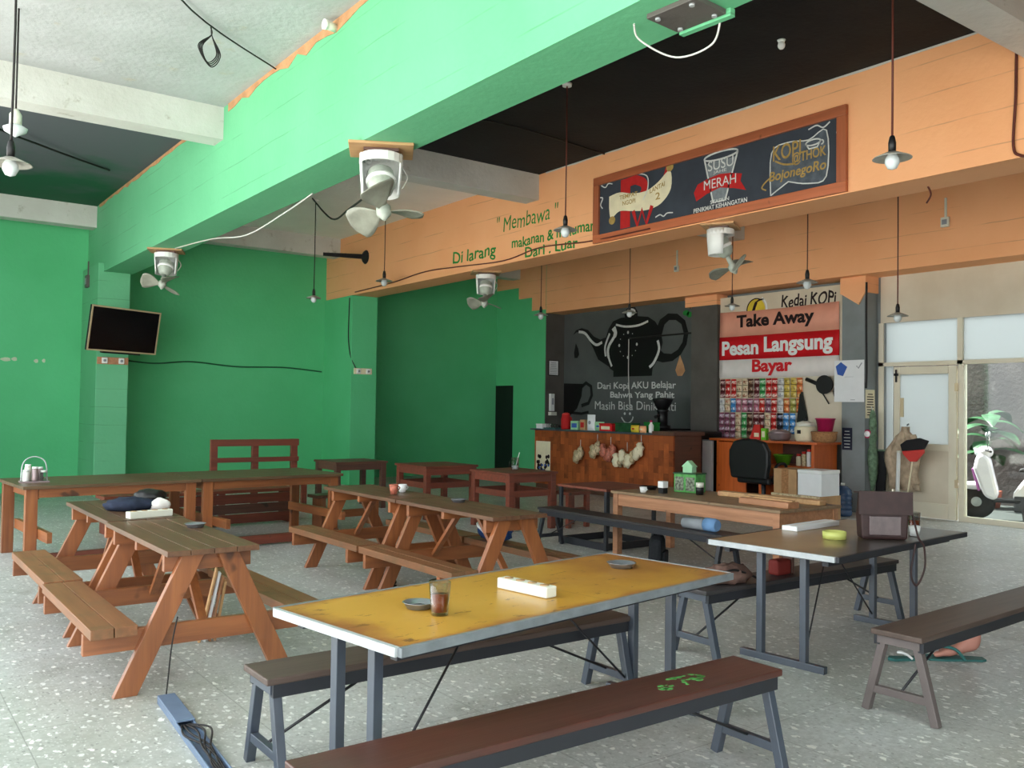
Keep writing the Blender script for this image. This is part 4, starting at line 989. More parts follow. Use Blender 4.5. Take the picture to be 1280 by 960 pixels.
MB().prism([(-.1, 0), (.1, 0), (.12, .3), (.02, .72), (-.03, .72), (-.08, .3)], (0, 0, 0), LX, UZ, .03).build('cloth', 'black', t); MB().bb(-.02, .01, -.015, .015, .7, .75).build('loop', 'cable', t)
t = thing('hanging_utensils', 'black pans and ladles hanging right of the sachets', 'utensils', (13.19, 8.85, 1.95))
MB().lathe([(.02, 0), (.15, .01), (.16, .05)], 20, (-.06, .02, .12), M4=Matrix.Rotation(-PI/2, 3, 'Y')).build('pan', 'black', t)
MB().tube([(-.03, .1, .1), (-.03, .42, .22)], .035, 8).build('handle', 'black', t)
MB().tube(crv([(-.03, -.2, .12), (-.04, -.26, .0), (-.04, -.2, -.14), (-.04, -.13, 0), (-.03, -.18, .12)]), .025, 8).build('coil', 'black', t)
MB().tube([(-.03, .15, .05), (-.03, -.02, -.2)], .012, 8).build('ladle', 'black', t)

# ------------------------------------------------------------------ by the door
t = thing('hanging_jacket', 'beige jacket hanging beside the glazed door', 'jacket', (13.22, 7.52, .42))
b = MB(); n, m = 40, 14; vs = []
for i in range(m+1):
    a = i/m
    for j in range(n):
        th = 2*PI*j/n; w = (.09+.15*min(1, (1-a)*2.6))*(1+.16*math.sin(7*th+a*4))*(1-.12*math.sin(a*9)); w *= (1 if a < .92 else .5)
        vs.append((-.02+.07*math.cos(th)*(1+.45*math.sin(6*th+a*5)), w*math.sin(th)+.03*math.sin(a*4), a*.98))
b.add(vs, [(i*n+j, i*n+(j+1) % n, (i+1)*n+(j+1) % n, (i+1)*n+j) for i in range(m) for j in range(n)]+[tuple(range(n))[::-1], tuple(m*n+j for j in range(n))], 0, True)
b.build('body', 'towel', t)
MB().tube(crv([(-.06, -.16, .85), (-.08, -.24, .6), (-.08, -.2, .3), (-.06, -.22, .1)]), [.05]*8+[.055]*8+[.05]*9, 10).build('sleeve', 'towel', t)
MB().tube([(.06, 0, 1.0), (.1, 0, 1.02)], .012, 8).build('hook', 'steel', t)
t = thing('white_pole', 'white plastic pole leaning in front of the beige jacket', 'pole', (12.95, 7.5, 0))
MB().tube([(0, 0, 0), (.06, 0, 1.0)], .03, 12).build('pipe', 'white', t); MB().tube([(.06, 0, 1.0), (.062, 0, 1.03)], .032, 12).build('cap', 'offwhite', t)
t = thing('broom', 'upside-down broom with red head and black bristles by the door', 'broom', (12.9, 7.35, 0))
MB().tube([(0, 0, 0), (.02, -.12, .9)], .012, 8).build('handle', 'cream', t)
b = MB(); b.prism([(-.05, .88), (.05, .88), (.17, 1.02), (.17, 1.07), (-.17, 1.03), (-.15, .98)], (.05, -.13, 0), LX, UZ, .05); b.build('head', 'red_plastic', t, bevel=.008)
b = MB(); b.prism([(-.17, 1.03), (.17, 1.07), (.24, 1.2), (.1, 1.24), (-.1, 1.2), (-.2, 1.13)], (.055, -.13, 0), LX, UZ, .06); b.build('bristles', 'bristle', t, bevel=.012)
t = thing('dark_panel', 'dark green-black board leaning between pillar and door', 'board', (13.15, 7.9, 0))
MB().box((.04, 0, .5), (.03, .15, 1.0), (0, .05, 0)).build('board', 'bristle', t); MB().box((.07, 0, 1.01), (.035, .155, .03), (0, .05, 0)).build('edge', 'green_net', t)
t = thing('green_net_bag', 'pale green net hanging on the side of the door pillar', 'net', (13.12, 8.01, .35))
b = MB(); b.tube(crv([(0, 0, 1.3), (-.02, -.02, 1.0), (.02, .01, .7), (-.01, -.02, .3), (0, 0, 0)]), [.02, .03, .04, .05, .05, .06, .06, .06, .05, .05, .06, .07, .07, .06, .05, .05, .06, .07, .08, .08, .08, .08, .07, .07, .07, .06, .06, .05, .04, .04, .03, .03, .02][:33], 10)
b.build('net', 'green_net', t); MB().tube([(0, 0, 1.3), (.03, .04, 1.36)], .008, 6).build('string', 'cable_white', t)
t = thing('wall_dial', 'round white dial with pink rim on the pillar by the door', 'dial', (13.08, 8.06, 1.27))
MB().lathe([(.05, 0), (.07, .0), (.07, .025), (.05, .03)], 20, M4=Matrix.Rotation(-PI/2, 3, 'Y')).build('rim', 'pink', t); MB().lathe([(.05, .0), (.05, .032), (.01, .034)], 20, M4=Matrix.Rotation(-PI/2, 3, 'Y')).build('face', 'white', t)

# ------------------------------------------------------------------ things on the tables
def ashtray(label, x, y, z, mat='ceramic', r=.065, h=.028, group='round metal ashtrays'):
    t = thing('ashtray', label, 'ashtray', (x, y, z), 0, group)
    MB().lathe([(r*.75, 0), (r, h*.9), (r*1.08, h), (r*1.0, h*1.02), (r*.75, h*.35), (.001, h*.3)], 24).build('dish', mat, t)
    MB().lathe([(.001, h*.31), (r*.5, h*.33), (r*.55, h*.42), (.001, h*.5)], 16).build('ash', 'bristle', t)
    return t
ashtray('round ashtray beside the tea glass on the yellow table', 1.95, 3.27, .751)
ashtray('round ashtray alone at the right end of the yellow table', 3.36, 3.52, .751, r=.075)
ashtray('round pale ashtray on the nearest picnic table', 1.86, 6.02, .78)
ashtray('small flat ashtray on the middle picnic table behind the yellow table', 4.26, 6.5, .78)
ashtray('dark ashtray at the left end of the light brown wooden table', 7.3, 7.2, .70, 'black', .09, .04)
ag = thing('ashtray', 'yellow-green round tin ashtray in front of the leather bag', 'ashtray', (5.36, 3.55, .751))
MB().lathe([(.076, 0), (.078, .05), (.072, .05), (.07, .012), (.001, .01)], 24).build('tin', 'lime_tin', ag)
MB().lathe([(.001, .011), (.05, .013), (.001, .02)], 16).build('ash', 'bristle', ag)
def strip(label, x, y, z, rz, L=.32):
    t = thing('power_strip', label, 'power strip', (x, y, z), rz, 'white power strips')
    MB().bb(-L/2, L/2, -.035, .035, 0, .05).build('body', 'offwhite', t, bevel=.006)
    for i in range(4): MB().lathe([(.022, .0), (.022, .002), (.001, .003)], 14, (-L*.36+L*.24*i, 0, .05)).build('socket', 'cardboard', t)
    return t
strip('white four-socket power strip on the yellow table', 2.53, 3.28, .751, math.radians(-82))
strip('white power strip beside the folded dark clothes on a picnic table', 1.75, 6.72, .78, math.radians(12))
def tumbler(label, x, y, z, h=.125, r=.04, fill=.62, name='tea_glass'):
    t = thing(name, label, 'glass', (x, y, z))
    prof = [(r*.78, 0), (r*.8, .01), (r, h), (r*.93, h), (r*.74, .014), (.001, .012)]
    MB().lathe(prof, 20).build('glass', 'tumbler', t)
    a = r*.72; c = r*.72+(r*.9-r*.72)*fill
    MB().lathe([(.001, .0145), (a, .0145), (c, h*fill), (.001, h*fill)], 20).build('tea', 'tea', t)
    return t
tumbler('glass of dark tea standing on the yellow table', 1.96, 3.12, .751, .135, .045)
tumbler('glass of dark coffee behind the leather bag', 6.10, 3.40, .751, .15, .045)
t = thing('white_cup', 'small white cup lying beside the leather bag', 'cup', (5.98, 3.33, .751))
MB().lathe([(.03, 0), (.04, .07), (.037, .07), (.027, .005), (.001, .004)], 16, (0, 0, 0)).build('cup', 'white', t); MB().tube(crv([(.04, 0, .06), (.06, 0, .045), (.035, 0, .02)]), .005, 6).build('handle', 'white', t)
# leather bag
bg_ = thing('leather_bag', 'dark brown leather messenger bag standing on the brown table', 'bag', (5.66, 3.385, .751), math.radians(-42))
bg_.scale = (.88, .95, 1.32)
b = MB(); n = 20
prof = [(-.17, 0), (.17, 0), (.18, .12), (.165, .24), (-.165, .24), (-.18, .12)]
b.prism(prof, (0, .06, 0), (1, 0, 0), (0, 0, 1), .13); b.build('body', 'leather', bg_, bevel=.015)
b = MB(); b.add([(-.19, .075, .235), (.19, .075, .235), (.2, -.09, .245), (-.2, -.09, .245), (.2, -.095, .13), (-.2, -.095, .13)], [(0, 3, 2, 1), (3, 5, 4, 2)], 0)
f_ = b.build('flap', 'leather', bg_); q = f_.modifiers.new('s', 'SOLIDIFY'); q.thickness = .008
MB().bb(-.12, .12, -.083, -.07, .02, .12).build('pocket', 'glossy_leather', bg_, bevel=.006)
MB().tube(crv([(.18, .0, .2), (.22, -.03, .12), (.235, -.1, .02), (.24, -.2, -.02), (.22, -.26, -.12), (.16, -.27, -.2), (.12, -.27, -.14), (.16, -.25, .0)]), .007, 6).build('strap', 'leather', bg_)
MB().bb(.176, .19, -.02, .02, .17, .21).build('buckle', 'steel', bg_)
t = thing('foam_sheet', 'white foam sheet lying along the far edge of the brown table', 'sheet', (5.72, 3.98, .751), math.radians(5))
MB().bb(-.3, .3, -.06, .06, 0, .035).build('sheet', 'paper', t, bevel=.004); MB().bb(-.3, .3, -.012, .012, .035, .037).build('tape', 'ban_white', t)
# condiments
t = thing('condiment_caddy', 'wire caddy of condiment jars at the far left table', 'caddy', (1.52, 10.2, .78))
MB().bb(-.13, .13, -.09, .09, 0, .015).build('tray', 'steel_pot', t)
MB().tube(crv([(-.12, 0, .01), (-.1, 0, .2), (0, 0, .26), (.1, 0, .2), (.12, 0, .01)]), .006, 6).build('handle', 'alu', t)
for i, (x, y, h) in enumerate(((-.08, -.04, .13), (.0, -.05, .16), (.08, -.03, .12), (-.05, .05, .18), (.06, .05, .15))):
    j = MB().lathe([(.03, .015), (.032, .03), (.032, h-.03), (.025, h-.02)], 12, (x, y, 0)).build('jar', ['white', 'steel_pot', 'tumbler', 'offwhite', 'steel_pot'][i], t); MB().lathe([(.028, h-.02), (.028, h)], 12, (x, y, 0)).build('lid', 'white', j)
t = thing('folded_clothes', 'folded dark blue clothes lying on the picnic table', 'clothes', (1.8, 7.25, .78))
def lump(name, par, c, r, mat, amp=.12, f=9):
    b = MB(); b.ball(c, r, 24)
    for v in b.v:
        d = v-Vector(c); k = 1+amp*math.sin(d.x*f*7+d.z*f*5)*math.cos(d.y*f*6)
        v.x = c[0]+d.x*k; v.y = c[1]+d.y*k; v.z = max(0.0, c[2]+d.z*k) if c[2] < r[2]*1.2 else c[2]+d.z*k
    return b.build(name, mat, par)
lump('trousers', t, (-.05, 0, .04), (.19, .16, .06), 'dark_cloth'); lump('shirt', t, (.1, .06, .09), (.12, .11, .06), 'black'); lump('towel', t, (.14, -.1, .04), (.08, .06, .05), 'ban_white')
for i, (x, y, h, m_) in enumerate(((4.12, 7.4, .09, 'crk2'), (4.28, 7.52, .075, 'white'))):
    t = thing('small_cup', ['brown cup on the far picnic table of the middle run', 'white cup on the far picnic table of the middle run'][i], 'cup', (x, y, .78))
    MB().lathe([(.03, 0), (.045, h), (.041, h), (.027, .006), (.001, .005)], 16).build('cup', m_, t); MB().tube(crv([(.045, 0, h*.8), (.065, 0, h*.6), (.04, 0, h*.3)]), .005, 6).build('handle', m_, t)
t = thing('glass_mug', 'clear glass beer mug with a straw on the dark red table', 'mug', (7.3, 9.75, .76))
MB().lathe([(.05, 0), (.052, .17), (.047, .17), (.045, .012), (.001, .01)], 18).build('glass', 'tumbler', t); MB().lathe([(.001, .011), (.044, .011), (.045, .06), (.001, .06)], 18).build('ice', 'white', t)
MB().tube(crv([(-.05, .0, .14), (-.09, 0, .11), (-.09, 0, .06), (-.05, 0, .03)]), .008, 6).build('handle', 'tumbler', t); MB().tube([(.0, 0, .02), (.05, -.03, .24)], .005, 6).build('straw', 'white', t)
# tissue box and small things on the wooden table
t = thing('tissue_box', 'green edged tissue box with a house shaped lid on the wooden table', 'tissue box', (7.5, 6.78, .70), math.radians(10))
MB().bb(-.1, .1, -.14, .14, 0, .2).build('body', 'tissue_green', t, bevel=.004)
for s in (-1, 1): MB().bb(-.103, -.1, s*.07-.055, s*.07+.055, .02, .17).build('picture', 'photo', t)
MB().bb(-.108, .108, -.148, .148, .2, .215).build('lid', 'leaf', t)
MB().prism([(-.06, .215), (.06, .215), (.06, .28), (.08, .28), (.0, .35), (-.08, .28), (-.06, .28)], (.04, 0, 0), LX, UZ, .09).build('house_top', 'mint', t, bevel=.004)
t = thing('sugar_jar', 'small square jar with a white lid before the tissue box', 'jar', (7.12, 6.82, .70))
MB().bb(-.035, .035, -.035, .035, 0, .06).build('jar', 'black', t); MB().bb(-.04, .04, -.04, .04, .06, .13).build('lid', 'white', t, bevel=.004)
t = thing('sugar_jar', 'dark jar with pale lid at the right of the tissue box', 'jar', (7.35, 6.5, .70))
MB().lathe([(.04, 0), (.045, .07), (.04, .08)], 14).build('jar', 'black', t); MB().lathe([(.042, .08), (.042, .13)], 14).build('lid', 'offwhite', t)
t = thing('cup', 'tiny white cup at the left of the jar on the wooden table', 'cup', (7.0, 7.0, .70))
MB().lathe([(.03, 0), (.042, .06), (.038, .06), (.026, .006), (.001, .005)], 14).build('cup', 'white', t); MB().tube(crv([(.0, -.04, .05), (0, -.06, .035), (0, -.035, .015)]), .005, 6).build('handle', 'white', t)
t = thing('wooden_plank', 'long pale plank lying at the back of the wooden table', 'plank', (7.55, 5.75, .70), math.radians(4))
MB().bb(-.06, .06, -.6, .6, 0, .05).build('board', 'raw_wood', t, bevel=.01); MB().bb(-.061, .061, .56, .6, .002, .052).build('end_cap', 't4_wood', t, bevel=.01)
t = thing('wooden_plank', 'short orange-brown plank on the right end of the wooden table', 'plank', (7.1, 5.42, .70), math.radians(-3))
MB().bb(-.08, .08, -.3, .3, 0, .06).build('board', 't4_wood', t, bevel=.008); MB().bb(-.02, .02, -.3, .3, .06, .075).build('batten', 'raw_wood', t)
t = thing('blue_cushion', 'rolled light blue cushion resting on the long dark bench', 'cushion', (6.62, 5.85, .45), PI/2)
MB().tube([(-.22, 0, .065), (-.19, 0, .065), (-.08, 0, .065)], [.05, .065, .065], 14).build('blue_end', 'pale_blue', t)
MB().tube([(-.08, 0, .056), (.2, 0, .052)], [.056, .052], 14).build('grey_roll', 'grey_print', t)
t = thing('black_backpack', 'black mesh backpack standing on the floor under the long dark bench', 'backpack', (6.62, 6.42, 0), math.radians(35))
b = MB(); b.prism([(-.16, 0), (.16, 0), (.18, .12), (.13, .30), (.04, .335), (-.04, .335), (-.13, .30), (-.18, .12)], (0, .06, 0), (1, 0, 0), (0, 0, 1), .13); b.build('body', 'bp', t, bevel=.03)
MB().bb(-.11, .11, -.105, -.06, .04, .18).build('pocket', 'bp', t, bevel=.015); MB().tube(crv([(-.04, .0, .33), (0, 0, .365), (.04, 0, .33)]), .008, 6).build('handle', 'black', t)
t = thing('cloth_heap', 'crumpled mauve-brown cloth on the left end of the bench under the brown table', 'cloth', (4.78, 3.98, .45))
lump('cloth', t, (0, 0, .05), (.2, .12, .07), 'mauve', .2, 11); MB().tube(crv([(-.15, -.08, .08), (-.05, -.1, .1), (.12, -.1, .05), (.18, -.12, .02)]), .008, 6).build('string', 'cable', t)
t = thing('red_pouch', 'small red pouch on the bench behind the brown table legs', 'pouch', (5.32, 3.96, .45))
MB().bb(-.08, .08, -.045, .045, 0, .11).build('body', 'dull_red', t, bevel=.02); MB().bb(.085, .11, -.045, .045, 0, .2).build('strap', 'dark_wood', t, bevel=.006)
# clothes under the middle picnic table
t = thing('denim_bundle', 'blue denim bundle lying on the far seat of the middle picnic table', 'clothes', (4.69, 6.55, .41))
lump('denim', t, (0, 0, .09), (.11, .22, .1), 'jeans', .15, 8); MB().tube(crv([(-.15, -.12, .06), (-.18, 0, .14), (-.12, .1, .15)]), .014, 8).build('belt', 'white', t)
for i, (x, y, a) in enumerate(((3.86, 7.1, .5), (4.12, 6.55, .3))):
    t = thing('black_shoe', ['black shoe on the floor under the middle picnic table, farther one', 'black shoe on the floor under the middle picnic table, nearer one'][i], 'shoe', (x, y, 0), a, 'black shoes')
    b = MB(); b.ball((0, 0, .045), (.06, .14, .05), 18)
    for v in b.v:
        if v.z < .012: v.z = .012
        if v.y > .02: v.z += .03
    b.build('upper', 'black', t); MB().bb(-.045, .045, -.12, .12, 0, .014).build('sole', 'rubber', t, bevel=.004)
# person's foot behind the right bench
pf = thing('person', 'bare lower leg and foot of a person in a teal sandal behind the right bench', 'person', (5.93, 2.9, 0), math.radians(138))
pf.scale = (1.22, 1.22, 1.12)
me = bpy.data.meshes.new('leg')
pts = [((0, 0, .31), .05), ((0.0, 0, .24), .047), ((.0, 0, .17), .037), ((.005, 0, .10), .037), ((.0, 0, .05), .038), ((.06, 0, .062), .036), ((.12, 0, .048), .036), ((.17, 0, .036), .034)]
toes = [((.215, .03, .03), .014), ((.21, .008, .027), .011), ((.2, -.012, .026), .0105), ((.19, -.028, .025), .010), ((.178, -.042, .024), .0095)]
V_ = [p for p, r in pts]; E_ = [(0, 1), (1, 2), (2, 3), (3, 4), (3, 5), (5, 6), (6, 7)]
R_ = [r for p, r in pts]
for p, r in toes:
    base = (p[0]-.04, p[1]*.9, p[2]+.004); V_.append(base); R_.append(r*1.1); E_.append((7, len(V_)-1)); V_.append(p); R_.append(r); E_.append((len(V_)-2, len(V_)-1))
me.from_pydata(V_, E_, [])
lo = bpy.data.objects.new('leg_and_foot', me); COL.objects.link(lo); lo.parent = pf; me.materials.append(M['skin'])
sk = lo.modifiers.new('skin', 'SKIN'); sk.use_smooth_shade = True
for i, r in enumerate(R_): me.skin_vertices[0].data[i].radius = (r, r*.82 if i in (5, 6, 7) else r)
me.skin_vertices[0].data[3].use_root = True
sb = lo.modifiers.new('sub', 'SUBSURF'); sb.levels = 2; sb.render_levels = 2
sd = MB(); sd.prism([(-.06, -.035), (.0, -.045), (.1, -.045), (.2, -.06), (.26, -.04), (.27, .01), (.24, .05), (.16, .055), (.05, .04), (-.03, .04), (-.06, .02)], (0, 0, .0), (1, 0, 0), (0, 1, 0), .012)
so = sd.build('sandal', 'teal', pf, bevel=.003)
MB().tube(crv([(.07, -.055, .008), (.11, -.04, .07), (.17, 0, .075), (.11, .045, .07), (.06, .05, .008)]), .009, 8).build('sandal_strap', 'teal', so)
t = thing('teal_sandal', 'empty teal sandal on the floor left of the bare foot', 'sandal', (5.58, 3.14, 0), math.radians(150))
MB().prism([(-.1, -.03), (.0, -.035), (.12, -.045), (.15, .0), (.12, .04), (.0, .035), (-.1, .03), (-.12, 0)], (0, 0, 0), (1, 0, 0), (0, 1, 0), .018).build('sole', 'teal', t, bevel=.004)
MB().tube(crv([(.0, -.035, .015), (.04, -.02, .045), (.08, 0, .05), (.04, .02, .045), (.0, .035, .015)]), .008, 8).build('strap', 'white', t)
# cable trunking bottom left
t = thing('cable_trunking', 'blue-grey cable trunking with loose cables on the floor at front left', 'cable trunking', (1.36, 4.4, 0), math.radians(-4))
b = MB(); b.bb(-.045, .045, -.75, .56, 0, .012); b.bb(-.045, -.036, -.75, .56, .012, .035); b.bb(.036, .045, -.75, .56, .012, .035); b.build('channel', 'trunking', t, bevel=.003)
MB().bb(-.045, .045, .1, .56, .035, .045).build('cover', 'trunking', t, bevel=.003)
for i in range(5): MB().tube(crv([(-.02+.01*i, .1, .022), (-.05+.03*i, -.1, .04+.004*i), (.0+.02*math.sin(i*2), -.3, .045), (.02-.01*i, -.5, .03), (-.01+.006*i, -.74, .025)]), .005, 6).build('cable', 'cable', t)
MB().tube(crv([(.0, .56, .03), (.02, .62, .1), (.05, .68, .28), (.08, .70, .42)]), .004, 6).build('lead', 'cable', t)

# ------------------------------------------------------------------ television and sockets
tv = thing('television', 'flat black television with a pale gold bezel tilted on the green pillar', 'television', (3.64, 15.98, 2.45), math.radians(24))
tv.rotation_euler = (math.radians(9), 0, math.radians(27))
tv.scale = (1.1, 1, 1.02)
MB().bb(-.63, .63, -.02, .03, 0, .73).build('case', 'black', tv, bevel=.01)
MB().bb(-.605, .605, -.024, -.02, .025, .705).build('screen', 'screen', tv)
for z in (0, .705): MB().bb(-.632, .632, -.027, -.018, z, z+.025).build('bezel', 'gold', tv)
for x in (-.632, .607): MB().bb(x, x+.025, -.027, -.018, .025, .705).build('bezel', 'gold', tv)
MB().bar((0, .03, .36), (-.05, .46, .44), .06, .1).build('wall_bracket', 'steel_black', tv)
MB().bar((-.35, .02, -.015), (.35, .02, -.015), .05, .03).build('stand_bar', 'black', tv)
def sockets(label, x, y, z, w, mat='t4_wood', group='twin wall sockets'):
    t = thing('wall_socket', label, 'socket', (x, y, z), 0, group)
    MB().bb(-w/2, w/2, -.025, 0, -.06, .06).build('back_board', mat, t)
    for s in (-1, 1):
        q = MB().bb(s*w*.27-.045, s*w*.27+.045, -.06, -.025, -.05, .05).build('socket', 'white', t, bevel=.01)
        MB().lathe([(.024, 0), (.024, .006), (.001, .006)], 12, (s*w*.27, -.06, 0), M4=Matrix.Rotation(PI/2, 3, 'X')).build('outlet', 'grey_print', q)
sockets('two white sockets on a brown board below the television', 3.6, 16.42, 2.32, .5)
sockets('two white sockets on the green pillar under the orange beam', 8.36, 16.4, 2.31, .4, 'cream')
def switch(name, label, x, y, z, mat, s=.1):
    t = thing(name, label, 'switch box', (x, y, z))
    MB().bb(-.05, 0, -s/2, s/2, -s*.6, s*.6).build('box', mat, t, bevel=.006); MB().bb(-.056, -.05, -s*.3, s*.3, -s*.3, s*.3).build('plate', 'grey_print', t)
    MB().bb(-.02, 0, -.015, .015, s*.6, .36).build('conduit', 'offwhite' if mat != 'greybrown' else 'greybrown', t)
switch('junction_box', 'small white box on conduit on the rear orange beam, right of the chalkboard', 12.85, 6.68, 4.42, 'offwhite', .12)
switch('junction_box', 'small white box on conduit on the rear orange beam behind the spinning fan', 12.85, 11.98, 4.36, 'offwhite', .1)
switch('junction_box', 'grey box on the side of the television pillar', 3.34, 17.2, 3.75, 'greybrown', .18)
t = thing('horn_speaker', 'dark horn shaped bracket sticking out of the orange beam', 'bracket', (8.13, 15.9, 4.56))
MB().lathe([(.14, 0), (.12, .03), (.05, .08), (.04, .12)], 16, M4=Matrix.Rotation(-PI/2, 3, 'Y')).build('flange', 'bristle', t); MB().tube([(-.1, 0, 0), (-.75, .35, .02)], [.05, .035], 10).build('arm', 'bristle', t)

# ------------------------------------------------------------------ ceiling fans
def fan(label, x, y, z, spin=0, lean=(-.25, -.35), face=0, s=1.0):
    t = thing('orbit_fan', label, 'fan', (x, y, z), face, 'white orbit fans under the beams')
    MB().bb(-.24*s, .24*s, -.2*s, .2*s, -.025, 0).build('mounting_board', 'raw_wood', t, bevel=.004)
    MB().bb(-.13*s, .13*s, -.11*s, .11*s, -.05, -.025).build('fixing_plate', 'dark_wood', t)
    # white yoke: a half bucket, open to the front with an arched cut-out
    b = MB(); vs = []; n = 14
    ang = [math.radians(-25+ (230)*i/n) for i in range(n+1)]
    for r, zz in ((.155, -.05), (.15, -.18), (.135, -.36)):
        for a in ang: vs.append((r*s*math.cos(a), r*s*math.sin(a), zz*s))
    b.add(vs, [(k*(n+1)+i, k*(n+1)+i+1, (k+1)*(n+1)+i+1, (k+1)*(n+1)+i) for k in (0, 1) for i in range(n)], 0, True)
    b.add([(.155*s*math.cos(a), .155*s*math.sin(a), -.05*s) for a in [2*PI*i/20 for i in range(20)]]+[(.155*s*math.cos(a), .155*s*math.sin(a), -.12*s) for a in [2*PI*i/20 for i in range(20)]], [tuple(range(20))]+[(i, (i+1) % 20, (i+1) % 20+20, i+20) for i in range(20)], 0)
    o_ = b.build('housing', 'white', t); m_ = o_.modifiers.new('s', 'SOLIDIFY'); m_.thickness = .012
    ax = Vector((lean[0], lean[1], -1)).normalized()
    R = Vector((0, 0, -1)).rotation_difference(ax).to_matrix()
    c0 = Vector((0, -.02, -.24*s))
    mo = MB().lathe([(.05*s, .1*s), (.1*s, .06*s), (.105*s, -.06*s), (.08*s, -.12*s), (.05*s, -.15*s)], 20, c0, M4=R).build('motor', 'fan_motor', t)
    MB().lathe([(.108*s, .0), (.116*s, -.02*s), (.108*s, -.04*s)], 20, c0, M4=R).build('gear_ring', 'white', mo)
    hc = c0+ax*.30*s
    MB().lathe([(.03*s, .16*s), (.03*s, .05*s), (.055*s, .03*s), (.055*s, -.03*s), (.03*s, -.06*s), (.012*s, -.085*s)], 18, hc, M4=R).build('hub', 'fan_motor', t)
    for k in range(3):
        a0 = spin+k*2*PI/3; b = MB(); vs = []; nr, nc = 9, 6
        for i in range(nr+1):
            u = i/nr; r = (.045+.255*u)*s
            wd = (.025+.085*math.sin(min(1, u*1.25)*PI*.55)**1.2)*s
            if u > .8: wd *= math.sqrt(max(.02, 1-((u-.8)/.205)**2))
            for j in range(nc+1):
                q = (j/nc*2-1)*wd; zz = q*.55+.02*s*math.sin(u*PI)
                v = Vector((r*math.cos(a0)-q*math.sin(a0)*(1+.2*u), r*math.sin(a0)+q*math.cos(a0), zz))
                vs.append(hc+R @ v)
        b.add(vs, [(i*(nc+1)+j, i*(nc+1)+j+1, (i+1)*(nc+1)+j+1, (i+1)*(nc+1)+j) for i in range(nr) for j in range(nc)], 0, True)
        o_ = b.build('blade', 'fan_grey', t); m_ = o_.modifiers.new('s', 'SOLIDIFY'); m_.thickness = .006
    MB().tube(crv([(.14*s, .05, -.1*s), (.2*s, .05, -.2*s), (.16*s, 0, -.3*s)]), .006, 6).build('lead', 'cable_white', t)
    return t
fan('largest white orbit fan, under the green beam near the cross beam', 3.66, 6.9, 3.85, .35, (.1, -.5), -.5, 1.15)
fan('white orbit fan under the green beam above the television', 3.66, 13.5, 3.85, 1.1, (-.1, -.4), -.4)
fan('white orbit fan under the orange beam next to the green recess', 8.4, 12.1, 3.85, .5, (-.1, -.3), -.5)
fan('white orbit fan under the orange beam right below the chalkboard', 8.42, 7.15, 3.85, 1.6, (.25, -.45), .5)
t = thing('empty_fan_mount', 'bare grey mounting plate with a loose cable under the green beam', 'mounting plate', (3.72, 3.42, 3.85), math.radians(4))
MB().bb(-.14, .14, -.17, .17, -.03, 0).build('plate', 'greybrown', t, bevel=.004)
for sx in (-1, 1):
    for sy in (-1, 1): MB().lathe([(.016, -.042), (.016, -.03)], 10, (sx*.1, sy*.12, 0)).build('bolt', 'alu', t)
MB().tube(crv([(-.1, .3, -.005), (0, .34, -.06), (.16, .2, -.16), (.24, .0, -.12), (.16, -.12, -.02)]), .006, 6).build('lead', 'cable_white', t)
MB().bb(.14, .18, -.2, .16, -.045, 0).build('batten', 'green_beam', t)

# ------------------------------------------------------------------ pendant lamps
def lamp(label, x, y, z, ztop, sc=1.0, cab='cable_red'):
    t = thing('pendant_lamp', label, 'lamp', (x, y, z), 0, 'bare bulb pendant lamps')
    MB().tube([(0, 0, .16*sc), (.004, 0, (ztop-z)*.5), (0, 0, ztop-z)], .008, 6).build('cord', cab, t)
    MB().lathe([(.024*sc, .055*sc), (.026*sc, .12*sc), (.018*sc, .16*sc), (.012*sc, .17*sc)], 14).build('socket', 'black', t)
    MB().lathe([(.028*sc, .06*sc), (.12*sc, .02*sc), (.128*sc, .012*sc), (.12*sc, .014*sc), (.026*sc, .05*sc)], 28).build('lamp_shade', 'shade', t)
    MB().lathe([(.001, -.065*sc), (.03*sc, -.055*sc), (.048*sc, -.02*sc), (.046*sc, .01*sc), (.028*sc, .045*sc), (.026*sc, .06*sc)], 20).build('bulb', 'bulb', t)
    MB().lathe([(.05, ztop-z-.03), (.055, ztop-z)], 14).build('ceiling_rose', 'white', t)
    return t
lamp('pendant lamp hanging at the far left edge over the left bay', .82, 6.81, 3.18, 5.08, 1.05, 'cable')
lamp('pendant lamp hanging low in front of the far green wall', 6.23, 14.06, 3.4, 5.08, 1.0, 'cable')
lamp('pendant lamp below the big orbit fan, before the orange beam end', 7.69, 14.3, 3.85, 5.08, 1.2)
lamp('pendant lamp in front of the green lettering on the orange beam', 6.06, 7.26, 3.49, 5.08)
lamp('pendant lamp at the right of the chalkboard, the largest in view', 5.77, 3.38, 3.36, 5.08, 1.02)
lamp('pendant lamp hanging over the painted teapot', 10.6, 10.97, 3.24, 5.08, 1.0)
lamp('pendant lamp at the grey wall edge left of the teapot mural', 10.6, 13.4, 3.38, 5.08, 1.1)
lamp('pendant lamp in front of the name board lettering', 10.6, 7.46, 3.38, 5.08, 1.15)
lamp('pendant lamp near the round emblem of the name board', 10.6, 8.77, 3.17, 5.08, .9)
lamp('pendant lamp in front of the frosted panes over the door', 10.6, 6.13, 2.82, 5.08, 1.0)
t = thing('ceiling_lamp', 'white bulb in a short holder in the far part of the left bay', 'lamp', (1.1, 8.9, 5.08-1.1))
MB().lathe([(.05, .05), (.05, .15), (.02, .2)], 14).build('holder', 'offwhite', t); MB().lathe([(.001, -.05), (.09, 0), (.1, .03), (.05, .06)], 18).build('bulb', 'bulb', t); MB().tube([(0, 0, .2), (0, 0, 1.1)], .008, 6).build('cord', 'cable', t)

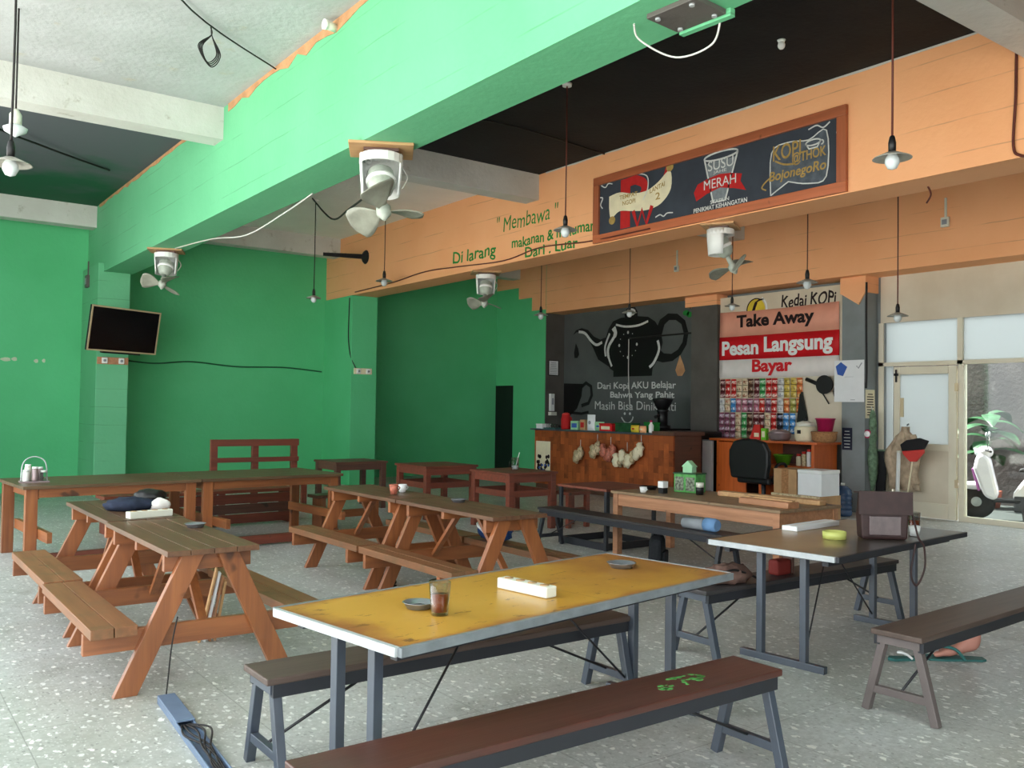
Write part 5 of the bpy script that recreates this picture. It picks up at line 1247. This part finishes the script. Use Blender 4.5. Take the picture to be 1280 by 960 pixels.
# ------------------------------------------------------------------ loose cables
def cable(name, label, pts, r, mat):
    o_ = MB().tube(crv(pts, 6), r, 6).build(name, mat); tag(o_, label, 'cable'); return o_
cable('ceiling_cable', 'dark cable sagging across the white ceiling to the green beam', [(-.6, 3.9, 5.06), (.4, 5.2, 5.05), (1.4, 6.6, 5.05), (2.3, 7.9, 5.05), (3.41, 8.75, 5.05)], .008, 'cable')
lp = MB()
for i in range(4): lp.tube(crv([(2.55, 8.15, 5.05), (2.56, 8.15, 4.98), (2.47-.012*i, 8.12, 4.84), (2.53+.01*i, 8.15, 4.72-.012*i), (2.62+.012*i, 8.18, 4.82), (2.57, 8.16, 4.97), (2.56, 8.16, 5.05)], 8), .005, 6)
tag(lp.build('cable_loop', 'cable'), 'looped spare cable hanging from the white ceiling', 'cable')
cable('ceiling_cable', 'black cable across the dark ceiling of the left bay', [(.6, 11.2, 5.06), (1.2, 12.4, 4.98), (2.0, 13.3, 5.02), (3.0, 14.2, 5.06)], .015, 'cable')
cable('beam_cable', 'thin red-brown cable running along the bottom of the orange beam', [(8.11, 16.3, 3.9), (8.115, 14.8, 3.93), (8.115, 13.6, 4.0), (8.115, 12.5, 3.96), (8.115, 11.2, 3.9), (8.115, 10.3, 3.98), (8.115, 9.3, 3.92), (8.07, 8.7, 3.9), (8.07, 8.0, 3.9)], .01, 'cable_red')
cable('wall_cable', 'green painted cable sagging along the far green wall', [(3.9, 17.68, 2.42), (4.6, 17.68, 2.36), (5.3, 17.68, 2.42), (6.2, 17.68, 2.36), (7.2, 17.68, 2.38), (8.05, 17.68, 2.32)], .014, 'cable_green')
cable('wall_cable', 'cable dropping down the green pillar to its sockets', [(8.09, 16.5, 3.8), (8.08, 16.5, 3.0), (8.1, 16.42, 2.6), (8.2, 16.385, 2.37)], .01, 'cable')
cable('beam_cable', 'red-brown cable hanging down the orange beam at the right edge', [(8.11, 3.59, 5.0), (8.11, 3.6, 4.4), (8.11, 3.62, 3.96), (8.11, 3.56, 3.86), (8.11, 3.45, 3.84)], .012, 'cable_red')
cable('fan_cable', 'black cable sagging from the big fan to the cord of the far lamp', [(3.72, 7.1, 3.55), (4.3, 8.8, 3.75), (5.2, 11.2, 4.15), (6.1, 13.9, 5.06)], .012, 'cable')
cable('mural_cable', 'dark conduit running right from the painted teapot clock', [(13.38, 13.85, 3.13), (13.38, 13.0, 3.14), (13.38, 11.9, 3.15)], .018, 'cable')
cable('mural_cable', 'dark thin conduit dropping from the painted clock to the counter', [(13.38, 13.86, 3.12), (13.385, 13.86, 2.3), (13.385, 13.8, 1.6)], .01, 'cable_white')
cable('pillar_cable', 'bundle of black cables down the edge of the door pillar', [(13.02, 8.06, 3.7), (13.03, 8.07, 3.0), (13.03, 8.06, 2.3), (13.03, 8.07, 2.0)], .018, 'cable')

t = thing('slat_bundle', 'bundle of thin pale wooden slats leaning under the nearest picnic table', 'slats', (1.94, 6.02, 0))
for i in range(4):
    MB().bar((-.02+.035*i, .06, .0), (.03+.02*i, -.12, .52-.03*i), .028, .012, up=(1, 0, 0)).build('slat', ['raw_wood', 'paper', 't4_wood', 'raw_wood'][i], t)
MB().tube(crv([(-.04, .03, .1), (.04, -.02, .13), (.12, .03, .1)]), .006, 6).build('tie', 'cable', t)
t = thing('pipe_stub', 'white pipe stub poking out where the green beam meets the ceiling', 'pipe', (3.42, 7.35, 5.0))
MB().tube([(0, 0, 0), (-.12, -.02, .0)], .04, 12).build('pipe', 'offwhite', t); MB().tube([(-.1, -.02, 0), (-.13, -.02, .0)], .046, 12).build('collar', 'white', t)
t = thing('porcelain_fitting', 'small white porcelain knob on the black ceiling', 'knob', (6.9, 5.15, 5.08))
MB().lathe([(.03, -.02), (.04, 0)], 14).build('base', 'white', t); MB().ball((0, 0, -.05), (.035, .035, .04), 12).build('knob', 'white', t)
cable('beam_cable', 'white cable sagging along the underside of the green beam', [(3.7, 13.2, 3.84), (3.84, 12.0, 3.82), (3.88, 10.8, 3.70), (3.89, 9.6, 3.78), (3.86, 8.8, 3.84)], .009, 'cable_white')
cable('beam_cable', 'short black wire end hanging below the orange beam right of the chalkboard', [(8.5, 4.6, 3.85), (8.48, 4.56, 3.76), (8.47, 4.6, 3.68)], .009, 'cable_red')
cable('ceiling_cable', 'dark cable crossing the black ceiling toward the orange beam', [(4.0, 9.3, 5.06), (5.2, 8.9, 5.04), (6.4, 8.7, 5.05), (8.1, 8.9, 5.06)], .012, 'cable')
# ------------------------------------------------------------------ alley things
def scooter(label, x, y, rz):
    t = thing('motor_scooter', label, 'scooter', (x, y, -.05), rz)
    for xx in (-.62, .62):
        w = MB().lathe([(.17, -.05), (.25, -.045), (.27, 0), (.25, .045), (.17, .05)], 28, (xx, 0, .27), M4=Matrix.Rotation(PI/2, 3, 'X')).build('tyre', 'rubber', t)
        MB().lathe([(.03, -.06), (.17, -.03), (.17, .03), (.03, .06)], 20, (xx, 0, .27), M4=Matrix.Rotation(PI/2, 3, 'X')).build('rim', 'alu', w)
    b = MB(); b.prism([(-.78, .55), (-.9, .78), (-.6, .8), (-.1, .74), (.1, .45), (.12, .34), (-.2, .32), (-.45, .4)], (0, .11, 0), (1, 0, 0), (0, 0, 1), .22); b.build('rear_body', 'bike_white', t, bevel=.04)
    b = MB(); b.prism([(-.8, .8), (-.7, .9), (-.3, .86), (.02, .82), (.04, .76), (-.3, .76), (-.6, .8)], (0, .12, 0), (1, 0, 0), (0, 0, 1), .24); b.build('seat', 'black', t, bevel=.03)
    b = MB(); b.prism([(.36, .3), (.3, .4), (.42, .95), (.52, 1.06), (.62, 1.0), (.66, .8), (.56, .5), (.5, .36)], (0, .17, 0), (1, 0, 0), (0, 0, 1), .34); b.build('front_shield', 'bike_white', t, bevel=.05)
    MB().bar((.67, 0, .8), (.58, 0, .45), .2, .04).build('shield_stripe', 'bike_pink', t, bevel=.01)
    for s in (-1, 1): MB().bar((-.75, s*.115, .68), (-.2, s*.115, .62), .02, .06).build('side_stripe', 'bike_pink', t, bevel=.006)
    MB().bb(-.5, .1, -.12, .12, .14, .4).build('engine', 'steel_black', t, bevel=.03)
    MB().bb(.0, .4, -.13, .13, .28, .34).build('floorboard', 'black', t, bevel=.02)
    MB().bar((.62, 0, .28), (.46, 0, .95), .1, .06).build('fork', 'black', t)
    b = MB(); b.ball((.64, 0, .52), (.26, .09, .07), 16); b.build('front_fender', 'bike_white', t)
    b = MB(); b.ball((.5, 0, 1.06), (.12, .16, .1), 16); hb_ = b.build('handlebar_cover', 'bike_white', t)
    MB().tube(crv([(.4, -.34, 1.08), (.48, -.15, 1.1), (.48, .15, 1.1), (.4, .34, 1.08)]), .018, 8).build('handlebar', 'black', t)
    b = MB(); b.ball((.6, 0, 1.05), (.05, .09, .06), 14); b.build('headlight', 'bulb', t)
    for s in (-1, 1):
        q = MB().tube([(.44, s*.26, 1.1), (.46, s*.34, 1.3)], .008, 6).build('mirror', 'black', t); b = MB(); b.ball((.46, s*.36, 1.34), (.02, .07, .045), 12); b.build('mirror_glass', 'alu', q)
    MB().tube([(-.2, -.14, .25), (-.7, -.16, .33), (-.9, -.16, .36)], .05, 10).build('exhaust', 'steel_black', t)
    MB().bar((0, .1, .28), (-.05, .22, 0.0), .025, .025).build('kickstand', 'black', t)
scooter('white and purple motor scooter parked in the alley outside the glass', 14.7, 6.45, math.radians(112))
scooter('second motor scooter standing behind the first one along the stone wall', 16.2, 6.0, math.radians(100))
t = thing('leafy_plant', 'broad-leaved green plant behind the scooter by the stone wall', 'plant', (16.4, 7.75, -.05))
b = MB(); b.lathe([(.18, 0), (.22, .3), (.2, .3), (.18, .28)], 18); b.build('pot', 'crk2', t)
MB().tube([(0, 0, .28), (.02, 0, 1.2)], .03, 8).build('stem', 'leaf', t)
for i in range(14):
    a = i*2.4; L_ = .55+.3*((i*7) % 5)/5; zb = .9+.06*i; b = MB(); vs = []; n = 8
    for j in range(n+1):
        u = j/n; w = .15*math.sin(PI*min(1, u*.95+.03)); r = L_*u; z = zb+.35*u-.5*u*u
        for s in (-1, 0, 1): vs.append((r*math.cos(a)-s*w*math.sin(a), r*math.sin(a)+s*w*math.cos(a), z-abs(s)*.03))
    b.add(vs, [(j*3+k, j*3+k+1, j*3+k+4, j*3+k+3) for j in range(n) for k in (0, 1)], 0, True); b.build('leaf', 'leaf', t)
t = thing('yellow_lantern', 'yellow ornament with white spikes outside the glass at the right edge', 'ornament', (14.2, 6.0, -.05))
MB().lathe([(.06, 0), (.07, .02), (.02, .05), (.02, .35), (.13, .42), (.16, .6), (.12, .74), (.04, .78)], 20).build('body', 'yellow', t)
for i in range(7): MB().tube([(0, 0, .76), (.16*math.cos(i*.9), .16*math.sin(i*.9), .95)], [.02, .003], 6).build('spike', 'white', t)
